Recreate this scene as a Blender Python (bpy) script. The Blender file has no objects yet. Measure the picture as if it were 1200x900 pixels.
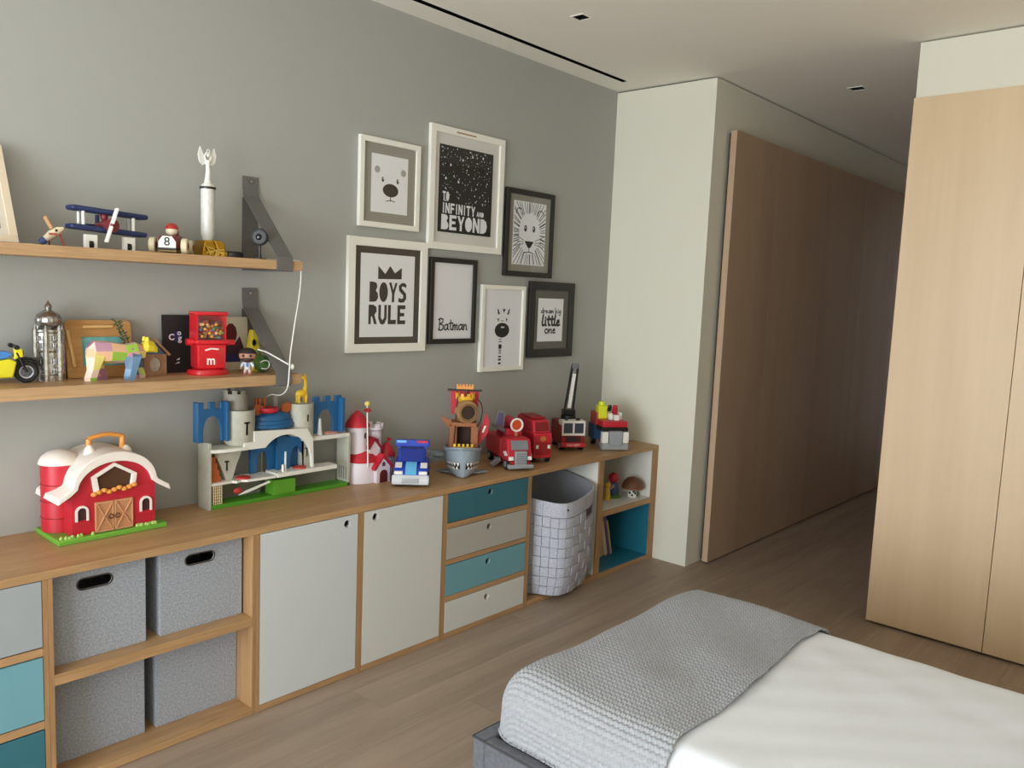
import bpy, bmesh, math, random
import numpy as np
from mathutils import Vector, Matrix
random.seed(7)
PI = math.pi
SC = bpy.context.scene
COL = SC.collection

# ---------------------------------------------------------------- camera
CAM = Vector((-4.5054, -3.1998, 1.6815))
yaw, pitch, roll, F = 0.8420, -0.1106, 0.0418, 949.9
fw = Vector((math.sin(yaw)*math.cos(pitch), math.cos(yaw)*math.cos(pitch), math.sin(pitch)))
rt = Vector((math.cos(yaw), -math.sin(yaw), 0)); up = rt.cross(fw)
c_, s_ = math.cos(roll), math.sin(roll)
R_, U_ = c_*rt + s_*up, -s_*rt + c_*up
cd = bpy.data.cameras.new('camera'); cam = bpy.data.objects.new('camera', cd); COL.objects.link(cam)
M = Matrix((R_, U_, -fw)).transposed().to_4x4(); M.translation = CAM
cam.matrix_world = M
cd.sensor_width = 36; cd.lens = F*36/1200; cd.clip_start = .05
SC.camera = cam

# ---------------------------------------------------------------- daylight
ZC = 3.0247                       # ceiling height
XW, YB = -7.2, -3.85              # window wall and rear wall
WY0, WY1, WZ0, WZ1 = -3.6, -.7, .05, 2.42     # window opening
w = bpy.data.worlds.new('overcast_sky'); SC.world = w; w.use_nodes = True
bg = w.node_tree.nodes['Background']; bg.inputs[0].default_value = (.87, .945, 1.0, 1); bg.inputs[1].default_value = 6.0
pl = bpy.data.lights.new('window_portal', 'AREA'); pl.shape = 'RECTANGLE'; pl.size = WY1-WY0; pl.size_y = WZ1-WZ0
pl.cycles.is_portal = True
po = bpy.data.objects.new('window_portal', pl); COL.objects.link(po)
po.location = (XW-.02, (WY0+WY1)/2, (WZ0+WZ1)/2); po.rotation_euler = (PI/2, 0, -PI/2)
vs = SC.view_settings; vs.view_transform = 'Standard'; vs.look = 'None'; vs.gamma = 1; vs.exposure = 1.16
vs.use_curve_mapping = False
SC.cycles.max_bounces = 10; SC.cycles.diffuse_bounces = 7; SC.cycles.sample_clamp_indirect = 8
SC.cycles.caustics_reflective = False; SC.cycles.caustics_refractive = False

# ---------------------------------------------------------------- materials
def lin(c):
    return tuple((v/255/12.92 if v/255 <= .04045 else ((v/255+.055)/1.055)**2.4) for v in c) + (1,)
MATS = {}
def mat(name, col, rough=.5, metal=0, spec=.5, var=0.0, vscale=30, bump=0.0, bscale=200, trans=0, alpha=1, coat=0):
    """plain material, optionally mottled by noise"""
    if name in MATS: return MATS[name]
    m = bpy.data.materials.new(name); m.use_nodes = True
    nt = m.node_tree; b = nt.nodes['Principled BSDF']
    c = lin(col)
    b.inputs['Base Color'].default_value = c; b.inputs['Roughness'].default_value = rough
    b.inputs['Metallic'].default_value = metal; b.inputs['Specular IOR Level'].default_value = spec
    b.inputs['Transmission Weight'].default_value = trans; b.inputs['Alpha'].default_value = alpha
    b.inputs['Coat Weight'].default_value = coat
    if var or bump:
        tc = nt.nodes.new('ShaderNodeTexCoord')
    if var:
        n = nt.nodes.new('ShaderNodeTexNoise'); n.inputs['Scale'].default_value = vscale; n.inputs['Detail'].default_value = 5
        r = nt.nodes.new('ShaderNodeValToRGB')
        r.color_ramp.elements[0].position = .3; r.color_ramp.elements[1].position = .7
        r.color_ramp.elements[0].color = tuple(v*(1-var) for v in c[:3])+(1,)
        r.color_ramp.elements[1].color = tuple(min(1, v*(1+var)) for v in c[:3])+(1,)
        nt.links.new(tc.outputs['Object'], n.inputs['Vector']); nt.links.new(n.outputs[0], r.inputs[0])
        nt.links.new(r.outputs[0], b.inputs['Base Color'])
    if bump:
        n = nt.nodes.new('ShaderNodeTexNoise'); n.inputs['Scale'].default_value = bscale; n.inputs['Detail'].default_value = 3
        bp = nt.nodes.new('ShaderNodeBump'); bp.inputs['Strength'].default_value = bump; bp.inputs['Distance'].default_value = .002
        nt.links.new(tc.outputs['Object'], n.inputs['Vector']); nt.links.new(n.outputs[0], bp.inputs['Height'])
        nt.links.new(bp.outputs[0], b.inputs['Normal'])
    MATS[name] = m; return m

def wood(name, light, dark, axis='x', rough=.45, fine=1.0, rnd=.0, broad=.5):
    """grain stretched along one axis"""
    if name in MATS: return MATS[name]
    m = bpy.data.materials.new(name); m.use_nodes = True
    nt = m.node_tree; N = nt.nodes; Lk = nt.links.new; b = N['Principled BSDF']
    b.inputs['Roughness'].default_value = rough
    tc = N.new('ShaderNodeTexCoord'); mp = N.new('ShaderNodeMapping')
    s = [14*fine]*3; s['xyz'.index(axis)] = .9*fine
    mp.inputs['Scale'].default_value = s
    info = N.new('ShaderNodeObjectInfo'); sc = N.new('ShaderNodeVectorMath'); sc.operation = 'SCALE'
    cmb = N.new('ShaderNodeCombineXYZ')
    for i in range(3): Lk(info.outputs['Random'], cmb.inputs[i])
    sc.inputs['Scale'].default_value = 37.0; Lk(cmb.outputs[0], sc.inputs[0])
    ad = N.new('ShaderNodeVectorMath'); ad.operation = 'ADD'
    Lk(tc.outputs['Object'], ad.inputs[0]); Lk(sc.outputs[0], ad.inputs[1]); Lk(ad.outputs[0], mp.inputs['Vector'])
    n1 = N.new('ShaderNodeTexNoise'); n1.inputs['Scale'].default_value = 1; n1.inputs['Detail'].default_value = 3; n1.inputs['Distortion'].default_value = .6
    n2 = N.new('ShaderNodeTexNoise'); n2.inputs['Scale'].default_value = 9; n2.inputs['Detail'].default_value = 6
    Lk(mp.outputs[0], n1.inputs['Vector']); Lk(mp.outputs[0], n2.inputs['Vector'])
    mx = N.new('ShaderNodeMix'); mx.inputs[0].default_value = broad
    Lk(n2.outputs[0], mx.inputs[2]); Lk(n1.outputs[0], mx.inputs[3])
    r = N.new('ShaderNodeValToRGB'); r.color_ramp.elements[0].position = .33; r.color_ramp.elements[1].position = .66
    r.color_ramp.elements[0].color = lin(dark); r.color_ramp.elements[1].color = lin(light)
    Lk(mx.outputs[0], r.inputs[0])
    hs = N.new('ShaderNodeHueSaturation'); Lk(r.outputs[0], hs.inputs['Color'])
    ma = N.new('ShaderNodeMapRange'); ma.inputs[3].default_value = 1-rnd; ma.inputs[4].default_value = 1+rnd
    Lk(info.outputs['Random'], ma.inputs[0]); Lk(ma.outputs[0], hs.inputs['Value'])
    Lk(hs.outputs[0], b.inputs['Base Color'])
    bp = N.new('ShaderNodeBump'); bp.inputs['Strength'].default_value = .08; bp.inputs['Distance'].default_value = .001
    Lk(n2.outputs[0], bp.inputs['Height']); Lk(bp.outputs[0], b.inputs['Normal'])
    MATS[name] = m; return m

def glass_mat(name='picture_glazing'):
    if name in MATS: return MATS[name]
    m = bpy.data.materials.new(name); m.use_nodes = True; nt = m.node_tree; N = nt.nodes
    N.remove(N['Principled BSDF']); o = N['Material Output']
    t = N.new('ShaderNodeBsdfTransparent'); g = N.new('ShaderNodeBsdfGlossy'); g.inputs['Roughness'].default_value = .05
    mx = N.new('ShaderNodeMixShader'); mx.inputs[0].default_value = .03
    nt.links.new(t.outputs[0], mx.inputs[1]); nt.links.new(g.outputs[0], mx.inputs[2])
    nt.links.new(mx.outputs[0], o.inputs['Surface']); MATS[name] = m; return m

def felt(name, col, var=.16, scale=160):
    return mat(name, col, .95, spec=.1, var=var, vscale=scale, bump=.5, bscale=500)

# ---------------------------------------------------------------- mesh builder
class B:
    def __init__(s): s.v = []; s.f = []; s.g = []
    def add(s, vs, fs):
        o = len(s.v); s.g.append((o, len(s.f))); s.v += [tuple(p) for p in vs]; s.f += [tuple(i+o for i in f) for f in fs]; return s
    def box(s, x0, x1, y0, y1, z0, z1):
        return s.add([(x0,y0,z0),(x1,y0,z0),(x1,y1,z0),(x0,y1,z0),(x0,y0,z1),(x1,y0,z1),(x1,y1,z1),(x0,y1,z1)],
                     [(3,2,1,0),(4,5,6,7),(0,1,5,4),(1,2,6,5),(2,3,7,6),(3,0,4,7)])
    def cb(s, c, d):
        return s.box(c[0]-d[0]/2, c[0]+d[0]/2, c[1]-d[1]/2, c[1]+d[1]/2, c[2]-d[2]/2, c[2]+d[2]/2)
    def bar(s, p0, p1, w, h, ref=(0, 0, 1)):
        """square bar from p0 to p1, w along ref x dir, h the other way"""
        p0, p1 = Vector(p0), Vector(p1); d = (p1-p0).normalized(); a = d.cross(Vector(ref))
        if a.length < 1e-4: a = d.cross(Vector((0, 1, 0)))
        a.normalize(); b = a.cross(d)
        q = [p + sx*a*w/2 + sy*b*h/2 for p in (p0, p1) for sx, sy in ((-1,-1),(1,-1),(1,1),(-1,1))]
        return s.add(q, [(3,2,1,0),(4,5,6,7),(0,1,5,4),(1,2,6,5),(2,3,7,6),(3,0,4,7)])
    def cyl(s, p0, p1, r0, r1=None, n=16):
        r1 = r0 if r1 is None else r1
        p0, p1 = Vector(p0), Vector(p1); d = (p1-p0).normalized()
        a = d.cross(Vector((0, 0, 1)));  a = Vector((1, 0, 0)) if a.length < 1e-4 else a.normalized()
        b = d.cross(a); vs = []
        for p, r in ((p0, r0), (p1, r1)):
            for k in range(n):
                t = 2*PI*k/n; vs.append(p + (a*math.cos(t) + b*math.sin(t))*max(r, 1e-5))
        fs = [(k, (k+1) % n, n+(k+1) % n, n+k) for k in range(n)] + [tuple(range(n-1, -1, -1)), tuple(range(n, 2*n))]
        return s.add(vs, fs)
    def ell(s, c, r, n=16, m=10, lo=-PI/2, hi=PI/2):
        if isinstance(r, (int, float)): r = (r, r, r)
        vs = []; 
        for j in range(m+1):
            t = lo + (hi-lo)*j/m
            for k in range(n):
                q = 2*PI*k/n
                vs.append((c[0]+r[0]*math.cos(t)*math.cos(q), c[1]+r[1]*math.cos(t)*math.sin(q), c[2]+r[2]*math.sin(t)))
        fs = [(j*n+k, j*n+(k+1) % n, (j+1)*n+(k+1) % n, (j+1)*n+k) for j in range(m) for k in range(n)]
        fs += [tuple(range(n-1, -1, -1)), tuple(range(m*n, m*n+n))]
        return s.add(vs, fs)
    def lathe(s, prof, c=(0, 0, 0), n=20, sx=1, sy=1):
        vs = [(c[0]+r*sx*math.cos(2*PI*k/n), c[1]+r*sy*math.sin(2*PI*k/n), c[2]+z) for r, z in prof for k in range(n)]
        m = len(prof)
        fs = [(j*n+k, j*n+(k+1) % n, (j+1)*n+(k+1) % n, (j+1)*n+k) for j in range(m-1) for k in range(n)]
        fs += [tuple(range(n-1, -1, -1)), tuple(range((m-1)*n, m*n))]
        return s.add(vs, fs)
    def prism(s, pts, a, b, plane='xz'):
        n = len(pts)
        def P(p, t): return (p[0], t, p[1]) if plane == 'xz' else ((p[0], p[1], t) if plane == 'xy' else (t, p[0], p[1]))
        vs = [P(p, a) for p in pts] + [P(p, b) for p in pts]
        return s.add(vs, [tuple(range(n)), tuple(range(2*n-1, n-1, -1))] + [(k, n+k, n+(k+1) % n, (k+1) % n) for k in range(n)])
    def tube(s, pts, r, n=8):
        pts = [Vector(p) for p in pts]; vs = []; m = len(pts); a = None
        rr = r if isinstance(r, (list, tuple)) else [r]*m
        for i, p in enumerate(pts):
            d = (pts[min(i+1, m-1)] - pts[max(i-1, 0)]).normalized()
            if a is None:
                a = d.cross(Vector((0, 0, 1)));  a = Vector((1, 0, 0)) if a.length < 1e-3 else a
            a = (a - d*a.dot(d)).normalized(); b = d.cross(a)
            for k in range(n):
                t = 2*PI*k/n; vs.append(p + (a*math.cos(t)+b*math.sin(t))*rr[i])
        fs = [(i*n+k, i*n+(k+1) % n, (i+1)*n+(k+1) % n, (i+1)*n+k) for i in range(m-1) for k in range(n)]
        fs += [tuple(range(n-1, -1, -1)), tuple(range((m-1)*n, m*n))]
        return s.add(vs, fs)
    def torus(s, c, R, r, axis='y', n=24, m=8, sx=1, sz=1):
        vs = []
        for i in range(n):
            t = 2*PI*i/n
            for k in range(m):
                q = 2*PI*k/m; a = R + r*math.cos(q); h = r*math.sin(q)
                u, v = a*math.cos(t)*sx, a*math.sin(t)*sz
                p = {'y': (u, h, v), 'z': (u, v, h), 'x': (h, u, v)}[axis]
                vs.append((c[0]+p[0], c[1]+p[1], c[2]+p[2]))
        return s.add(vs, [(i*m+k, i*m+(k+1) % m, ((i+1) % n)*m+(k+1) % m, ((i+1) % n)*m+k) for i in range(n) for k in range(m)])
    def poly(s, pts): return s.add(pts, [tuple(range(len(pts)))])
    def flat(s, pts, y):            # flat print facing -Y
        return s.poly([(p[0], y, p[1]) for p in pts])
    def stroke(s, pts, wd, y):      # brush stroke in the xz plane
        for i in range(len(pts)-1):
            a, b = Vector(pts[i]), Vector(pts[i+1]); d = b-a
            if d.length < 1e-6: continue
            n = Vector((-d.y, d.x)).normalized()*wd/2
            s.flat([a-n, b-n, b+n, a+n], y)
        for p in pts:
            s.flat([(p[0]+wd/2*math.cos(k*PI/4), p[1]+wd/2*math.sin(k*PI/4)) for k in range(8)], y)
        return s
    def mesh(s, name, m, bevel=0, seg=2, angle=35):
        me = bpy.data.meshes.new(name); me.from_pydata(s.v, [], s.f)
        bm = bmesh.new(); bm.from_mesh(me)
        bmesh.ops.recalc_face_normals(bm, faces=bm.faces)
        if bevel:
            es = [e for e in bm.edges if len(e.link_faces) == 2 and e.calc_face_angle(0) > .5]
            bmesh.ops.bevel(bm, geom=es, offset=bevel, segments=seg, affect='EDGES', profile=.5, clamp_overlap=True)
        bm.to_mesh(me); bm.free()
        if bevel and seg <= 2: angle = min(angle, 20)
        for p in me.polygons: p.use_smooth = True
        me.set_sharp_from_angle(angle=math.radians(angle))
        if m: me.materials.append(m)
        return me

def link(name, me, parent=None, loc=(0, 0, 0)):
    o = bpy.data.objects.new(name, me); COL.objects.link(o); o.location = loc
    if parent: o.parent = parent
    return o
def part(name, b, m, parent, bevel=0, seg=2, label=None, angle=35):
    if name in SPLIT and len(b.g) > 1:        # each piece a part of its own
        ends = b.g[1:]+[(len(b.v), len(b.f))]
        for (v0, f0), (v1, f1) in zip(b.g, ends):
            c = B(); c.add(b.v[v0:v1], [tuple(i-v0 for i in f) for f in b.f[f0:f1]])
            o = link(name, c.mesh(name, m, bevel, seg, angle), parent)
        return o
    o = link(name, b.mesh(name, m, bevel, seg, angle), parent)
    if label: o['label'] = label
    return o
SPLIT = {'handle_post', 'handle_mount', 'headlight', 'stabilizer', 'white_block', 'roof_beacon', 'red_disc', 'orange_ornament', 'bar_bracket',
         'white_post', 'landing_leg', 'rung', 'silo_band', 'grille_bar', 'side_fin', 'rigging', 'drawbridge', 'balcony', 'back_wall', 'blue_arch'}
def tag(o, label, cat, group=None):
    o['label'] = label; o['category'] = cat
    if group: o['group'] = group
    return o
def thing(name, label, cat, loc=(0, 0, 0), rz=0, group=None):
    o = bpy.data.objects.new(name, None); COL.objects.link(o); o.location = loc; o.rotation_euler = (0, 0, rz)
    o.empty_display_size = .05
    return tag(o, label, cat, group)
def struct(name, b, m, bevel=0, label=None, parent=None):
    o = link(name, b.mesh(name, m, bevel), parent)
    o['kind'] = 'structure'
    if label: o['label'] = label
    return o
def arc(cx, cz, rx, rz, a0, a1, n):
    return [(cx+rx*math.cos(a0+(a1-a0)*i/n), cz+rz*math.sin(a0+(a1-a0)*i/n)) for i in range(n+1)]
def holed(b, x0, x1, z0, z1, y0, y1, hole):
    """panel in xz with a hole (closed loop, star shaped about its centre), front at y0"""
    cx = sum(p[0] for p in hole)/len(hole); cz = sum(p[1] for p in hole)/len(hole)
    cor = [(x0, z0), (x1, z0), (x1, z1), (x0, z1)]
    angs = [(math.atan2(p[1]-cz, p[0]-cx) % (2*PI), 'h', p) for p in hole] + [(math.atan2(p[1]-cz, p[0]-cx) % (2*PI), 'c', p) for p in cor]
    angs.sort(); inn, out = [], []
    hs = [(a, p) for a, k, p in angs if k == 'h']
    for a, k, p in angs:
        ca, sa = math.cos(a), math.sin(a)
        if k == 'c': out.append(p)
        else:
            ts = []
            if ca > 1e-9: ts.append((x1-cx)/ca)
            if ca < -1e-9: ts.append((x0-cx)/ca)
            if sa > 1e-9: ts.append((z1-cz)/sa)
            if sa < -1e-9: ts.append((z0-cz)/sa)
            t = min(ts); out.append((cx+t*ca, cz+t*sa))
        if k == 'h': inn.append(p)
        else:  # point on hole boundary at this angle
            best = None
            for i in range(len(hs)):
                (a0, p0), (a1, p1) = hs[i], hs[(i+1) % len(hs)]
                d0, d1 = (a-a0) % (2*PI), (a1-a0) % (2*PI)
                if d0 <= d1: best = tuple(p0[j]+(p1[j]-p0[j])*d0/max(d1, 1e-9) for j in (0, 1)); break
            inn.append(best)
    n = len(inn)
    vs = [(p[0], y0, p[1]) for p in inn]+[(p[0], y0, p[1]) for p in out]+[(p[0], y1, p[1]) for p in inn]+[(p[0], y1, p[1]) for p in out]
    fs = []
    for k in range(n):
        j = (k+1) % n
        fs += [(k, j, n+j, n+k), (2*n+k, 3*n+k, 3*n+j, 2*n+j), (k, 2*n+k, 2*n+j, j), (n+k, n+j, 3*n+j, 3*n+k)]
    b.add(vs, fs); return b
def circ(cx, cz, r, n=20): return [(cx+r*math.cos(2*PI*k/n), cz+r*math.sin(2*PI*k/n)) for k in range(n)]
def stadium(cx, cz, L, h, n=8):
    return arc(cx+L/2-h/2, cz, h/2, h/2, -PI/2, PI/2, n)+arc(cx-L/2+h/2, cz, h/2, h/2, PI/2, 3*PI/2, n)
def text(body, size, m, name, parent, loc, rot=(PI/2, 0, 0), sx=1, bold=0):
    cu = bpy.data.curves.new(name, 'FONT'); cu.body = body; cu.size = size; cu.align_x = 'CENTER'; cu.align_y = 'CENTER'
    cu.resolution_u = 3; cu.offset = bold
    t = bpy.data.objects.new('tmp', cu); me = bpy.data.meshes.new_from_object(t); bpy.data.objects.remove(t)
    bpy.data.curves.remove(cu); me.name = name; me.materials.clear(); me.materials.append(m)
    for v in me.vertices: v.co.x *= sx
    o = link(name, me, parent, loc); o.rotation_euler = rot; return o

# colours used a lot
OAK = wood('oak_veneer', (190, 153, 110), (158, 121, 82), 'x', .42)
OAKZ = wood('oak_veneer_upright', (178, 140, 98), (148, 111, 74), 'z', .45)
WHITE = mat('white_lacquer', (224, 224, 216), .4)
PAINT = mat('white_wall_paint', (228, 225, 210), .9, spec=.2)
BLACK = mat('black_plastic', (18, 18, 19), .4)
DARK = mat('dark_void', (14, 13, 12), .9, spec=.1)
# ================================================================ THE ROOM
GREY = mat('grey_wall_paint', (170, 170, 166), .9, spec=.2, bump=.05, bscale=300)
struct('wall_back', B().box(XW-.2, 6.2, 0, .2, -.05, ZC+.2), GREY, label='matte grey painted wall behind shelves and framed prints')
struct('wall_end', B().box(0, 6.2, -.719, 0, -.05, ZC-.010), PAINT, label='white painted wall block beside the hallway')
struct('trim_1', B().box(.02, 6.2, -.70, 0, ZC-.010, ZC), mat('shadow_gap', (70, 66, 58), .9), label='recessed shadow gap under the ceiling')
struct('wall_right', B().box(-.0267, 6.2, YB, -1.853, 2.7442, ZC-.008), PAINT, label='white painted bulkhead above the wardrobe')
struct('trim_2', B().box(-.005, 6.2, YB, -1.87, ZC-.008, ZC), MATS['shadow_gap'])
struct('wall_front', B().box(XW-.2, 6.2, YB-.2, YB, -.05, ZC+.2), PAINT)
struct('wall_hall', B().box(6.0, 6.2, -1.86, -.719, -.05, ZC), PAINT)
b = B()
b.box(XW-.2, XW, WY1, 0, -.05, ZC+.2).box(XW-.2, XW, YB, WY0, -.05, ZC+.2)
b.box(XW-.2, XW, WY0, WY1, -.05, WZ0).box(XW-.2, XW, WY0, WY1, WZ1, ZC+.2)
struct('wall_left', b, PAINT)
wf = B()
for y in (WY0+.03, (WY0+WY1)/2, WY1-.03): wf.box(XW-.14, XW-.08, y-.03, y+.03, WZ0, WZ1)
wf.box(XW-.14, XW-.08, WY0, WY1, WZ0, WZ0+.06).box(XW-.14, XW-.08, WY0, WY1, WZ1-.06, WZ1)
struct('window_1', wf, mat('window_frame_metal', (60, 60, 60), .5))

# ceiling with real openings for the slot and the two downlights
SLOT = (-4.6, -.183, -.198, -.160)
DL = [(-1.312, -1.246, -.701, -.635), (.672, .752, -1.327, -1.247)]
holes = [SLOT]+DL
xs = sorted({XW-.2, 6.2}|{h[i] for h in holes for i in (0, 1)}); ys = sorted({YB-.2, .2}|{h[i] for h in holes for i in (2, 3)})
b = B()
for i in range(len(xs)-1):
    for j in range(len(ys)-1):
        cx, cy = (xs[i]+xs[i+1])/2, (ys[j]+ys[j+1])/2
        if any(h[0] < cx < h[1] and h[2] < cy < h[3] for h in holes): continue
        b.box(xs[i], xs[i+1], ys[j], ys[j+1], ZC, ZC+.003)
b.box(XW-.2, 6.2, YB-.2, .2, ZC+.115, ZC+.2)
struct('ceiling', b, mat('ceiling_paint', (246, 242, 232), .95, spec=.1), label='smooth off-white plaster ceiling')
def recess(b, h, d=.09, t=.003):
    x0, x1, y0, y1 = h[0]+.0003, h[1]-.0003, h[2]+.0003, h[3]-.0003
    b.box(x0, x0+t, y0, y1, ZC, ZC+d).box(x1-t, x1, y0, y1, ZC, ZC+d)
    b.box(x0+t, x1-t, y0, y0+t, ZC, ZC+d).box(x0+t, x1-t, y1-t, y1, ZC, ZC+d).box(x0, x1, y0, y1, ZC+d, ZC+d+t)
    return b
v = thing('ceiling_slot_vent', 'long narrow black air slot in the ceiling along the grey wall', 'vent', (0, 0, 0))
part('slot_duct', recess(B(), SLOT), DARK, v)
part('slot_blade', B().box(SLOT[0], SLOT[1]-.02, -.181, -.177, ZC+.03, ZC+.07), BLACK, v)
for h, lb in zip(DL, ('small square recessed downlight in the ceiling above the bedroom', 'small square recessed downlight in the ceiling before the dark hallway')):
    cx, cy = (h[0]+h[1])/2, (h[2]+h[3])/2
    d = thing('ceiling_downlight', lb, 'downlight', (0, 0, 0), group='recessed ceiling downlights')
    part('housing', recess(B(), h), BLACK, d)
    fr = B(); e = .007
    fr.box(h[0]-e, h[1]+e, h[2]-e, h[2], ZC-.003, ZC).box(h[0]-e, h[1]+e, h[3], h[3]+e, ZC-.003, ZC)
    fr.box(h[0]-e, h[0], h[2], h[3], ZC-.003, ZC).box(h[1], h[1]+e, h[2], h[3], ZC-.003, ZC)
    part('trim_frame', fr, MATS['ceiling_paint'], d)
    part('lamp', B().cyl((cx, cy, ZC+.06), (cx, cy, ZC+.088), .022, .026), mat('lamp_reflector', (40, 39, 37), .5, .2), d)

# floor: planks laid along the grey wall
PLK = wood('floor_oak', (166, 147, 130), (140, 122, 107), 'x', .5, .6, .03, .68)
fl = struct('floor', B().box(XW-.2, 6.2, YB-.2, .2, -.06, -.013), mat('floor_underlay', (84, 72, 62), .9), label='brown grey oak plank floor')
PW, PL = .195, 2.2
meshes = {}
def plank(x0, x1, y1, w=PW):
    L = round(x1-x0, 3)
    if L < .02: return
    key = (L, w)
    if key not in meshes:
        meshes[key] = B().box(-L/2+.0005, L/2-.0005, -w/2+.0004, w/2-.0004, -.013, 0).mesh('plank', PLK)
    link('plank', meshes[key], fl, ((x0+x1)/2, y1-w/2, 0))
offs = [.4, 1.5, .8, 1.9, 1.1, 0., 1.2, .5, 1.7, .9]
for r in range(20):
    y1 = -r*PW; x = -2.2*3 + offs[r % 10] - 2.2
    wd = PW if y1-PW > YB else y1-YB
    if wd < .01: continue
    x_end = 6.0 if -1.95 < y1-PW/2 < -.62 else .15
    while x < x_end:
        a, c = max(x, XW), min(x+PL, x_end)
        if c > a: plank(a, c, y1, wd)
        x += PL

# hallway: sliding wall of pale wood panels standing proud of the wall
MAPLE = wood('pale_maple', (225, 198, 163), (211, 182, 146), 'z', .42, .3, .015, .8)
HP = wood('hall_panel_wood', (190, 164, 138), (178, 150, 124), 'z', .45, .3, .01, .8)
dr = struct('door_1', B().box(.17, 5.9, -.752, -.735, .02, 2.72), mat('panel_backing', (60, 48, 38), .8), label='pale wood sliding panels lining the hallway')
for x0, x1 in ((.152, .78), (.78, 1.63), (1.63, 2.48), (2.48, 3.33), (3.33, 4.18), (4.18, 5.03), (5.03, 5.88)):
    part('door_panel', B().box(x0+.001, x1-.001, -.792, -.752, .012, 2.73), HP, dr, .001)

# built-in wardrobe
wr = thing('built_in_wardrobe', 'tall pale maple built-in wardrobe with flush handleless doors', 'wardrobe', (0, 0, 0))
part('carcass', B().box(-.02, 5.9, YB+.01, -1.853, .012, 2.742), mat('carcass_edge', (150, 118, 86), .6), wr)
part('plinth', B().box(.01, 5.9, YB+.02, -1.87, 0, .012), DARK, wr)
yy = -1.849
while yy > YB+.05:
    y2 = max(yy-.5595, YB+.01)
    part('door', B().box(-.0473, -.0225, y2+.0015, yy-.0015, .014, 2.7442), MAPLE, wr, .001); yy = y2
# ================================================================ THE LOW STORAGE RUN
D, H, T = .4747, .75, .027
FY = -D                                     # front plane
ZT = H-T
LGREY = mat('pale_grey_laminate', (203, 207, 209), .4)
MGREY = mat('warm_grey_laminate', (176, 173, 166), .42)
CREAM = mat('off_white_laminate', (209, 210, 206), .4)
TEAL = mat('teal_laminate', (52, 108, 122), .4)
SKY = mat('light_blue_laminate', (110, 160, 172), .4)
EDGE = mat('cut_edge_ply', (214, 198, 168), .6)
wt = tag(link('worktop', B().box(-4.5, -.0005, FY, -.001, ZT, H).mesh('worktop', OAK, .0015)), 'long oak worktop holding the row of toys along the grey wall', 'worktop')
def unit(name, label, x0, x1, s0=.0155, s1=.0155, inside=None, base=.027, back=None, cat='cabinet', group=None):
    t = thing(name, label, cat, (x0, 0, 0), group=group); w_ = x1-x0
    part('side_panel', B().box(.0003, s0, FY, -.001, 0, ZT-.0005), OAKZ, t, .0008)
    part('side_panel', B().box(w_-s1, w_-.0003, FY, -.001, 0, ZT-.0005), OAKZ, t, .0008)
    part('base_board', B().box(s0+.0002, w_-s1-.0002, FY, -.012, .002, base), inside or OAK, t, .0008)
    part('back_panel', B().box(s0+.0002, w_-s1-.0002, -.012, -.002, base, ZT-.001), back or OAK, t)
    return t
def front(t, x0, x1, z0, z1, m, name, hole=None, th=.018):
    g = .0025; b = B()
    if hole: holed(b, x0+g, x1-g, z0+g, z1-g, FY-.001, FY+th, circ(hole[0], hole[1], .0165))
    else: b.box(x0+g, x1-g, FY-.001, FY+th, z0+g, z1-g)
    o = part(name, b, m, t)
    if hole:     # pale rim of the finger hole
        hb = B().torus((hole[0], FY+.004, hole[1]), .0172, .0013, 'y', 24, 6)
        part('finger_hole_rim', hb, EDGE, o)
    return o
def rail(t, x0, x1, z0, z1):
    part('rail', B().box(x0, x1, FY, -.02, z0, z1), OAK, t, .0006)
# left drawers (cut by the picture's edge)
u = unit('drawer_unit', 'oak drawer unit with grey, light blue and teal fronts beside the felt boxes', -4.23, -3.621, cat='drawer unit')
for z0, z1, m in ((.503, ZT, mat('cool_grey_laminate', (156, 162, 166), .42)), (.259, .472, SKY), (.027, .228, TEAL)): front(u, .0155, .609-.0155, z0, z1, m, 'drawer_front')
rail(u, .016, .593, .474, .501); rail(u, .016, .593, .230, .257)
# open unit with four felt boxes
u = unit('open_shelf_unit', 'open oak shelf unit holding four grey felt boxes', -3.621, -2.887, cat='shelf unit')
part('shelf', B().box(.016, .718, FY, -.013, .362, .398), OAK, u, .0008)
# two cupboards
u = unit('cupboard', 'oak cupboard with pale grey door, beside the open felt box shelves', -2.887, -2.3885, group='cupboards with pale doors')
front(u, .0155, .4985-.0155, .027, ZT, LGREY, 'door', (-2.461+2.887, .686))
u = unit('cupboard', 'oak cupboard with off-white door, beside the four drawers', -2.3885, -1.891, group='cupboards with pale doors')
front(u, .0155, .4975-.0155, .027, ZT, CREAM, 'door', (-2.311+2.3885, .690))
# four drawers
u = unit('drawer_unit', 'oak unit of four drawers in teal, grey, light blue and off-white', -1.891, -1.2745, cat='drawer unit')
for z0, z1, m, hz in ((.577, ZT, TEAL, .689), (.395, .551, MGREY, .509), (.212, .370, SKY, .328), (.027, .186, CREAM, .141)):
    front(u, .0155, .6165-.0155, z0, z1, m, 'drawer_front', (-1.582+1.891, hz))
for z0, z1 in ((.552, .576), (.371, .394), (.187, .211)): rail(u, .016, .6005, z0, z1)
# open bay with the hamper
u = unit('open_bay', 'open oak bay with pale back standing around the woven felt hamper', -1.2745, -.632, .0145, .014, back=WHITE, cat='shelf unit')
part('compartment_lining', B().box(.6425-.016, .6425-.0142, FY+.01, -.014, .03, ZT-.002), WHITE, u)
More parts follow.
